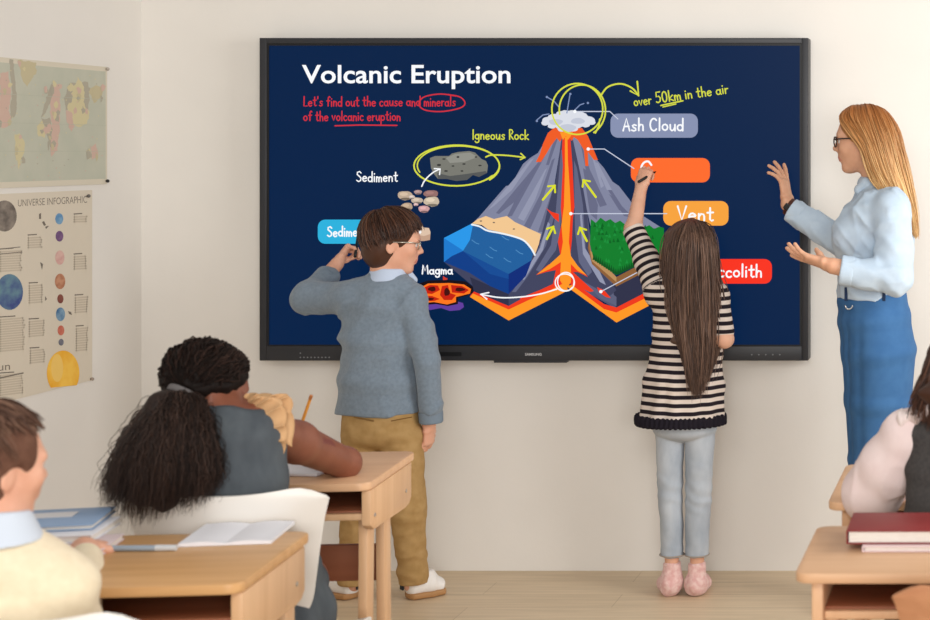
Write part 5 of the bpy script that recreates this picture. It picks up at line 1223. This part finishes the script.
    #        end x, y, d            width fraction of the fan at the middle
    fan = [(105, 492, 3.55), (106, 506, 3.52), (116, 516, 3.50), (130, 521, 3.485), (146, 521, 3.475), (162, 515, 3.47), (178, 509, 3.47), (190, 505, 3.475), (202, 502, 3.49), (210, 496, 3.52), (213, 480, 3.55), (198, 500, 3.575), (165, 508, 3.585), (130, 508, 3.585), (108, 496, 3.575)]
    G = []
    for e in fan:
        E = W(*e); m1 = W(183+(e[0]-176)*.40, 412, 3.60+(e[2]-3.60)*.65); m2 = W(178+(e[0]-170)*.70, 440, 3.60+(e[2]-3.60)*.95); m3 = W(174+(e[0]-168)*.92, 470, 3.60+(e[2]-3.60)*1.05)
        G.append([tie, up_to(tie, m1, .5)+V3(0, -.008, .008), m1, m2, m3, E])
    s2 = guide_strands(G, 4200, 34, .0011, .010, .0035, 6, closed=True, inward=W(165, 465, 3.55), depth=.03, crinkle=.0014, cut=(.80, 1.03), taper=.2)
    s3 = guide_strands(G, 900, 34, .0009, .011, .0045, 7, closed=True, crinkle=.0016, cut=(.85, 1.06), taper=.1)
    V, Q = join_vq([B.surf(.007), strand_mesh(*s2, 3), strand_mesh(*s3, 3)]); mesh_obj('ponytail', V, Q, hp, R, True)
girl_writing()
# ================================================================== boy in the cream jumper
def boy_seated():
    R = base_empty(0, 2.80, 'boy with cropped brown hair in a cream jumper, seen from behind at the near desk'); H = .190
    A = axes_of((.52, .85, -.06)); c = W(-7, 468, 2.80); S = Sdf(); p = head(S, c, A, H, .97)
    nb = W(-14, 530, 2.77); S.rc(p(-.10, 0, -.2), nb, .050, .056, .02)
    S.tube([nb, W(-12, 582, 2.78), W(-12, 620, 2.77), W(-12, 690, 2.76), W(-12, 760, 2.78)], [.058, .105, .108, .105, .12], [.05, .075, .08, .085, .10], X, .03)
    shr, elr, wrr = W(58, 594, 2.80), W(78, 662, 2.92), W(84, 549, 3.24); shl, ell_, wrl = W(-84, 594, 2.80), W(-130, 650, 2.90), W(-30, 560, 3.22)
    S.chain([shr, elr, wrr], [.042, .036, .024], .02); S.chain([shl, ell_, wrl], [.042, .036, .024], .02)
    hand(S, wrr, unit(W(100, 540, 3.36)-wrr), unit(V3(-.1, 0, -1)), -1, .135, (14, 18, 20, 24), 12, 5)
    hand(S, wrl, unit(W(20, 545, 3.34)-wrl), unit(V3(0, 0, -1)), 1, .135, (14, 18, 20, 24), 12, 5)
    for dx in (-.09, .09):
        hp = V3(nb[0]+dx, 2.80-6, .49); kn = V3(hp[0]+dx*.2, 3.18-6, .48); an = V3(kn[0], 3.16-6, .08); S.chain([hp, kn, an], [.074, .055, .034], .02); S.chain([an, an*V3(1, 1, 0)+V3(0, .0, .035), an*V3(1, 1, 0)+V3(0, .14, .028)], [.032, .034, .028], .01)
    S.mesh('body', .0045, [SK['boy']], R); eyes(p, A, H, R)
    S = Sdf()
    S.tube([V3(nb[0], 2.78-6, .60), V3(nb[0], 2.79-6, .49)], [.135, .155], [.115, .125], X, .02)
    for dx in (-.09, .09):
        hp = V3(nb[0]+dx, 2.80-6, .49); kn = V3(hp[0]+dx*.2, 3.18-6, .48); an = V3(kn[0], 3.16-6, .10); S.chain([hp, kn, an], [.084, .066, .052], .02)
    S.cut(V3(0, 0, .09), -Z, .003); S.mesh('trousers', .007, [mat('trousers_grey', (84, 88, 96), .9, .15)], R)
    for dx in (-.09, .09):
        f0 = V3(nb[0]+dx*1.2, 3.16-6, 0); S = Sdf(); S.tube([f0+V3(0, -.03, .035), f0+V3(0, .06, .033), f0+V3(0, .15, .026)], [.039, .043, .035], [.034, .034, .026], X, .01); S.cut(V3(0, 0, .0015), -Z, .002); S.mesh('shoe', .006, [bpy.data.materials['shoe_white']], R)
    # cropped hair: clipped sides, longer on top
    hm = hairmat('hair_cropped', (58, 38, 30), (92, 64, 50), (128, 96, 78), .55, .25); hs = mat('hair_clipped', (112, 78, 62), .8, .2, col2=(96, 64, 50), nscale=60, bump=.4, bscale=500)
    B = Sdf(); B.ell(p(-.05, 0, .16), V3(.462, .378, .362)*H, A, .01); B.ell(p(-.17, 0, -.10), V3(.345, .355, .375)*H, A, .03); B.cut(p(.24, 0, 0), A[0], .008); B.cut(p(-.1, 0, -.36), -A[2]*1.0+A[0]*.35, .008)
    for s in (-1, 1): B.ell(p(.03, s*.38, -.09), (H*.11, H*.14, H*.13), A, .01, 's')
    ho = B.mesh('hair', .0045, [hs], R)
    B = Sdf(); B.ell(p(-.04, 0, .22), V3(.432, .35, .315)*H, A, .01); B.cut(p(0, 0, .24), -A[2]*1.0, .02); B.cut(p(.30, 0, .3), A[0], .02); B.fn(fabric_wrinkle((40, 40, 40), .004, 3))
    hc = p(-.05, 0, .16); azs = list(range(0, 360, 24)); G = cap_guides(hc, A, V3(.440, .372, .382)*H, (-.35, .05, .93), azs, [.42]*len(azs), .004)
    parts = [B.surf(.005), strand_mesh(*guide_strands(G, 1300, 8, .0017, .004, .0025, closed=True, cut=(.5, 1.02)))]
    s_side = guide_strands(cap_guides(hc, A, V3(.464, .380, .382)*H, (-.5, .0, .86), list(range(70, 292, 14)), [-.25]*16, .001), 500, 10, .0009, .004, .002, cut=(.7, 1.1)); parts.append(strand_mesh(*s_side))
    V, Q = join_vq(parts); mesh_obj('hair_top', V, Q, hm, ho, True)
    # collar
    cm = mat('collar_pale', (200, 208, 220), .85, .2); S = Sdf(); S.tube([W(-12, 545, 2.772), W(-11, 514, 2.777)], [.088, .064], [.084, .060], X, .01); S.cut(W(-12, 511, 2.777), V3(.0, .15, 1), .003); S.cut(W(-12, 541, 2.772), V3(0, 0, -1), .003); S.mesh('shirt_collar', .0045, [cm], R)
    # jumper
    S = Sdf(); S.tube([W(-12, 536, 2.772), W(-12, 552, 2.775), W(-12, 570, 2.78), W(-12, 620, 2.77), W(-12, 690, 2.76), W(-12, 745, 2.78)], [.074, .094, .114, .130, .130, .140], [.066, .078, .088, .098, .105, .11], X, .03)
    cr, cl = up_to(elr, wrr, .88), up_to(ell_, wrl, .88); S.chain([up_to(shr, nb, .3), shr, elr, cr], [.058, .058, .047, .034], .03); S.chain([up_to(shl, nb, .3), shl, ell_, cl], [.058, .058, .047, .034], .03)
    S.cut(W(-12, 742, 2.78), -Z, .003); S.cut(W(-12, 533, 2.772), V3(0, 0, 1), .004)
    S.fn(lambda P: (.005*noise3(P, (11, 11, 14))+.0025*np.sin((P[:, 0]*.7+P[:, 2])*70+3*noise3(P, 9))).astype(np.float32))
    S.mesh('jumper', .0055, [mat('jumper_cream', (234, 219, 190), .95, .15, col2=(228, 212, 182), nscale=60, bump=.25, bscale=420, sheen=.2)], R)
boy_seated()
# ================================================================== girl at the right edge
def girl_edge():
    R = base_empty(952, 3.66, 'girl in a white puff sleeved blouse and dark pinafore, seated behind the red book'); H = .205
    A = axes_of((.05, 1, -.10)); c = W(968, 358, 3.67); S = Sdf(); p = head(S, c, A, H, .95)
    nb = W(966, 408, 3.65); S.rc(p(-.10, 0, -.2), nb, .046, .052, .02)
    S.tube([nb, W(964, 428, 3.66), W(962, 470, 3.65), W(962, 520, 3.64), W(962, 600, 3.66)], [.07, .112, .104, .10, .125], [.045, .07, .075, .08, .10], X, .03)
    shl, ell_, wrl = W(910, 436, 3.68), W(872, 492, 3.75), W(930, 480, 3.98); shr, elr, wrr = W(1018, 436, 3.68), W(1052, 492, 3.80), W(1000, 480, 4.0)
    S.chain([shl, ell_, wrl], [.04, .034, .024], .02); S.chain([shr, elr, wrr], [.04, .034, .024], .02)
    hand(S, wrl, unit(V3(.6, .7, -.08)), unit(V3(0, 0, -1)), 1, .13, (14, 16, 18, 20), 10, 4); hand(S, wrr, unit(V3(-.6, .7, -.08)), unit(V3(0, 0, -1)), -1, .13, (14, 16, 18, 20), 10, 4)
    for dx in (-.085, .085):
        hp = V3(nb[0]+dx, 3.70-6, .50); kn = V3(hp[0]+dx*.25, 4.06-6, .485); an = V3(kn[0], 4.04-6, .08); S.chain([hp, kn, an], [.074, .055, .032], .02); S.chain([an, an*V3(1, 1, 0)+V3(0, .0, .035), an*V3(1, 1, 0)+V3(0, .13, .028)], [.032, .034, .028], .01)
    S.mesh('body', .0055, [SK['fair']], R); eyes(p, A, H, R)
    bl = mat('blouse_white_pink', (226, 206, 204), .85, .2, col2=(232, 214, 212), nscale=20, bump=.08, bscale=500)
    for (s_, e_, w_) in ((shl, ell_, wrl), (shr, elr, wrr)):
        S = Sdf(); S.chain([up_to(s_, nb, .25), s_, up_to(s_, e_, .5), e_, up_to(e_, w_, .4), up_to(e_, w_, .72)], [.045, .056, .066, .060, .046, .028], .03)
        S.fn(lambda P: (.003*noise3(P, (14, 14, 14))).astype(np.float32)+creases(P, (16, 16, 8), .004, 1)); S.mesh('puff_sleeve', .005, [bl], R)
    pm_ = mat('pinafore_charcoal', (64, 62, 62), .95, .15, col2=(74, 71, 70), nscale=120, bump=.2, bscale=500)
    S = Sdf(); S.tube([W(965, 416, 3.65), W(964, 432, 3.655), W(962, 470, 3.65), W(962, 520, 3.64), W(962, 590, 3.66)], [.088, .122, .124, .126, .16], [.068, .08, .092, .1, .14], X, .02)
    S.tube([V3(nb[0], 3.68-6, .50), V3(nb[0], 4.08-6, .50)], [.17, .165], [.085, .075], X, .04); S.tube([W(962, 590, 3.66), V3(nb[0], 3.72-6, .36)], [.16, .2], [.14, .17], X, .03); S.cut(V3(0, 0, .36), -Z, .003); S.fn(fabric_wrinkle((12, 12, 10), .004, 2)); S.mesh('pinafore', .0055, [pm_], R)
    S = Sdf(); S.chain([W(962, 400, 3.58), W(930, 408, 3.605), W(905, 419, 3.645), W(896, 428, 3.69)], [.018, .019, .017, .014], .01); S.chain([W(966, 400, 3.58), W(998, 408, 3.605), W(1024, 420, 3.645)], [.018, .019, .016], .01); S.tube([W(966, 412, 3.65), W(967, 396, 3.655)], [.075, .060], [.065, .055], X, .02)
    S.fn(lambda P: (.006*np.sin(P[:, 0]*210+3*noise3(P, 20))).astype(np.float32)); S.mesh('ruffle_collar', .0042, [mat('collar_ruffle', (228, 214, 210), .85, .2)], R)
    hm = hairmat('hair_brown_edge', (44, 27, 20), (70, 44, 33), (98, 66, 50), .45, .3)
    B = Sdf(); B.ell(p(-.05, 0, .15), V3(.46, .39, .38)*H, A, .01); B.tube([p(-.25, 0, 0), W(966, 392, 3.555), W(968, 450, 3.55)], [.07, .085, .05], [.045, .03, .015], X, .03); B.cut(p(.22, 0, 0), A[0], .01)
    G = []
    for x0_, xs in ((955, (936, 931, 922, 912, 909)), (958, (940, 936, 930, 922, 918)), (963, (952, 948, 944, 940, 940)), (968, (968, 968, 968, 968, 968)), (973, (984, 988, 992, 996, 996)), (978, (996, 1002, 1010, 1016, 1018))):
        k = abs(x0_-968)/13; G.append([W(967, 307, 3.66), W(x0_, 312, 3.63+.02*k), W(xs[0], 340, 3.57+.05*k), W(xs[1], 362, 3.555+.045*k), W(xs[2], 382, 3.55+.05*k), W(xs[3], 400, 3.55+.05*k), W(xs[4], 412+40*(1-k), 3.55+.05*k)])
    hairs('hair', R, hm, [guide_strands(G, 900, 16, .0022, .004, .004, 1.3, inward=c, depth=.02, cut=(.85, 1.03))], B, .006)
girl_edge()
# ------------------------------------------------------------------ light, sky, camera
w = bpy.data.worlds.new('sky'); SC.world = w; w.use_nodes = True; nt = w.node_tree; bg = nt.nodes['Background']
bg.inputs[0].default_value = lin((255, 249, 242)); bg.inputs[1].default_value = .45
def area(name, loc, target, sx, sy, power, col):
    l = bpy.data.lights.new(name, 'AREA'); l.shape = 'RECTANGLE'; l.size = sx; l.size_y = sy; l.energy = power; l.color = col
    o = bpy.data.objects.new(name, l); COL.objects.link(o); o.location = loc
    o.rotation_euler = (Vector(target)-Vector(loc)).to_track_quat('-Z', 'Y').to_euler(); return o
area('window_light', (1.5, -1.9, 1.75), (-1.4, -.4, .9), 1.5, 1.6, 60, (1, .985, .96))
area('ceiling_light', (-.7, -5.4, 2.75), (-1.3, -1.0, .7), 1.8, 1.0, 46, (1, .975, .935))
area('added_front_fill', (1.2, -9.5, 1.7), (-1.2, 0, .6), 3.4, 1.9, 265, (1, .985, .955))  # fill added behind the camera to brighten the lower wall, no real window
cd = bpy.data.cameras.new('camera'); co = bpy.data.objects.new('camera', cd); COL.objects.link(co); SC.camera = co
co.location = (0, -CAM_D, CAM_H); co.rotation_euler = (math.pi/2, 0, 0)
cd.sensor_fit = 'HORIZONTAL'; cd.sensor_width = 36; cd.lens = 36*FPX/930; cd.shift_x = (465-VPX)/930; cd.shift_y = -(310-VPY)/930
cd.clip_start = .05; cd.clip_end = 60
cd.dof.use_dof = True; cd.dof.focus_distance = 5.7; cd.dof.aperture_fstop = 5.0
SC.view_settings.view_transform = 'Standard'; SC.view_settings.look = 'None'; SC.view_settings.gamma = 1; SC.view_settings.exposure = 0; SC.view_settings.use_curve_mapping = False
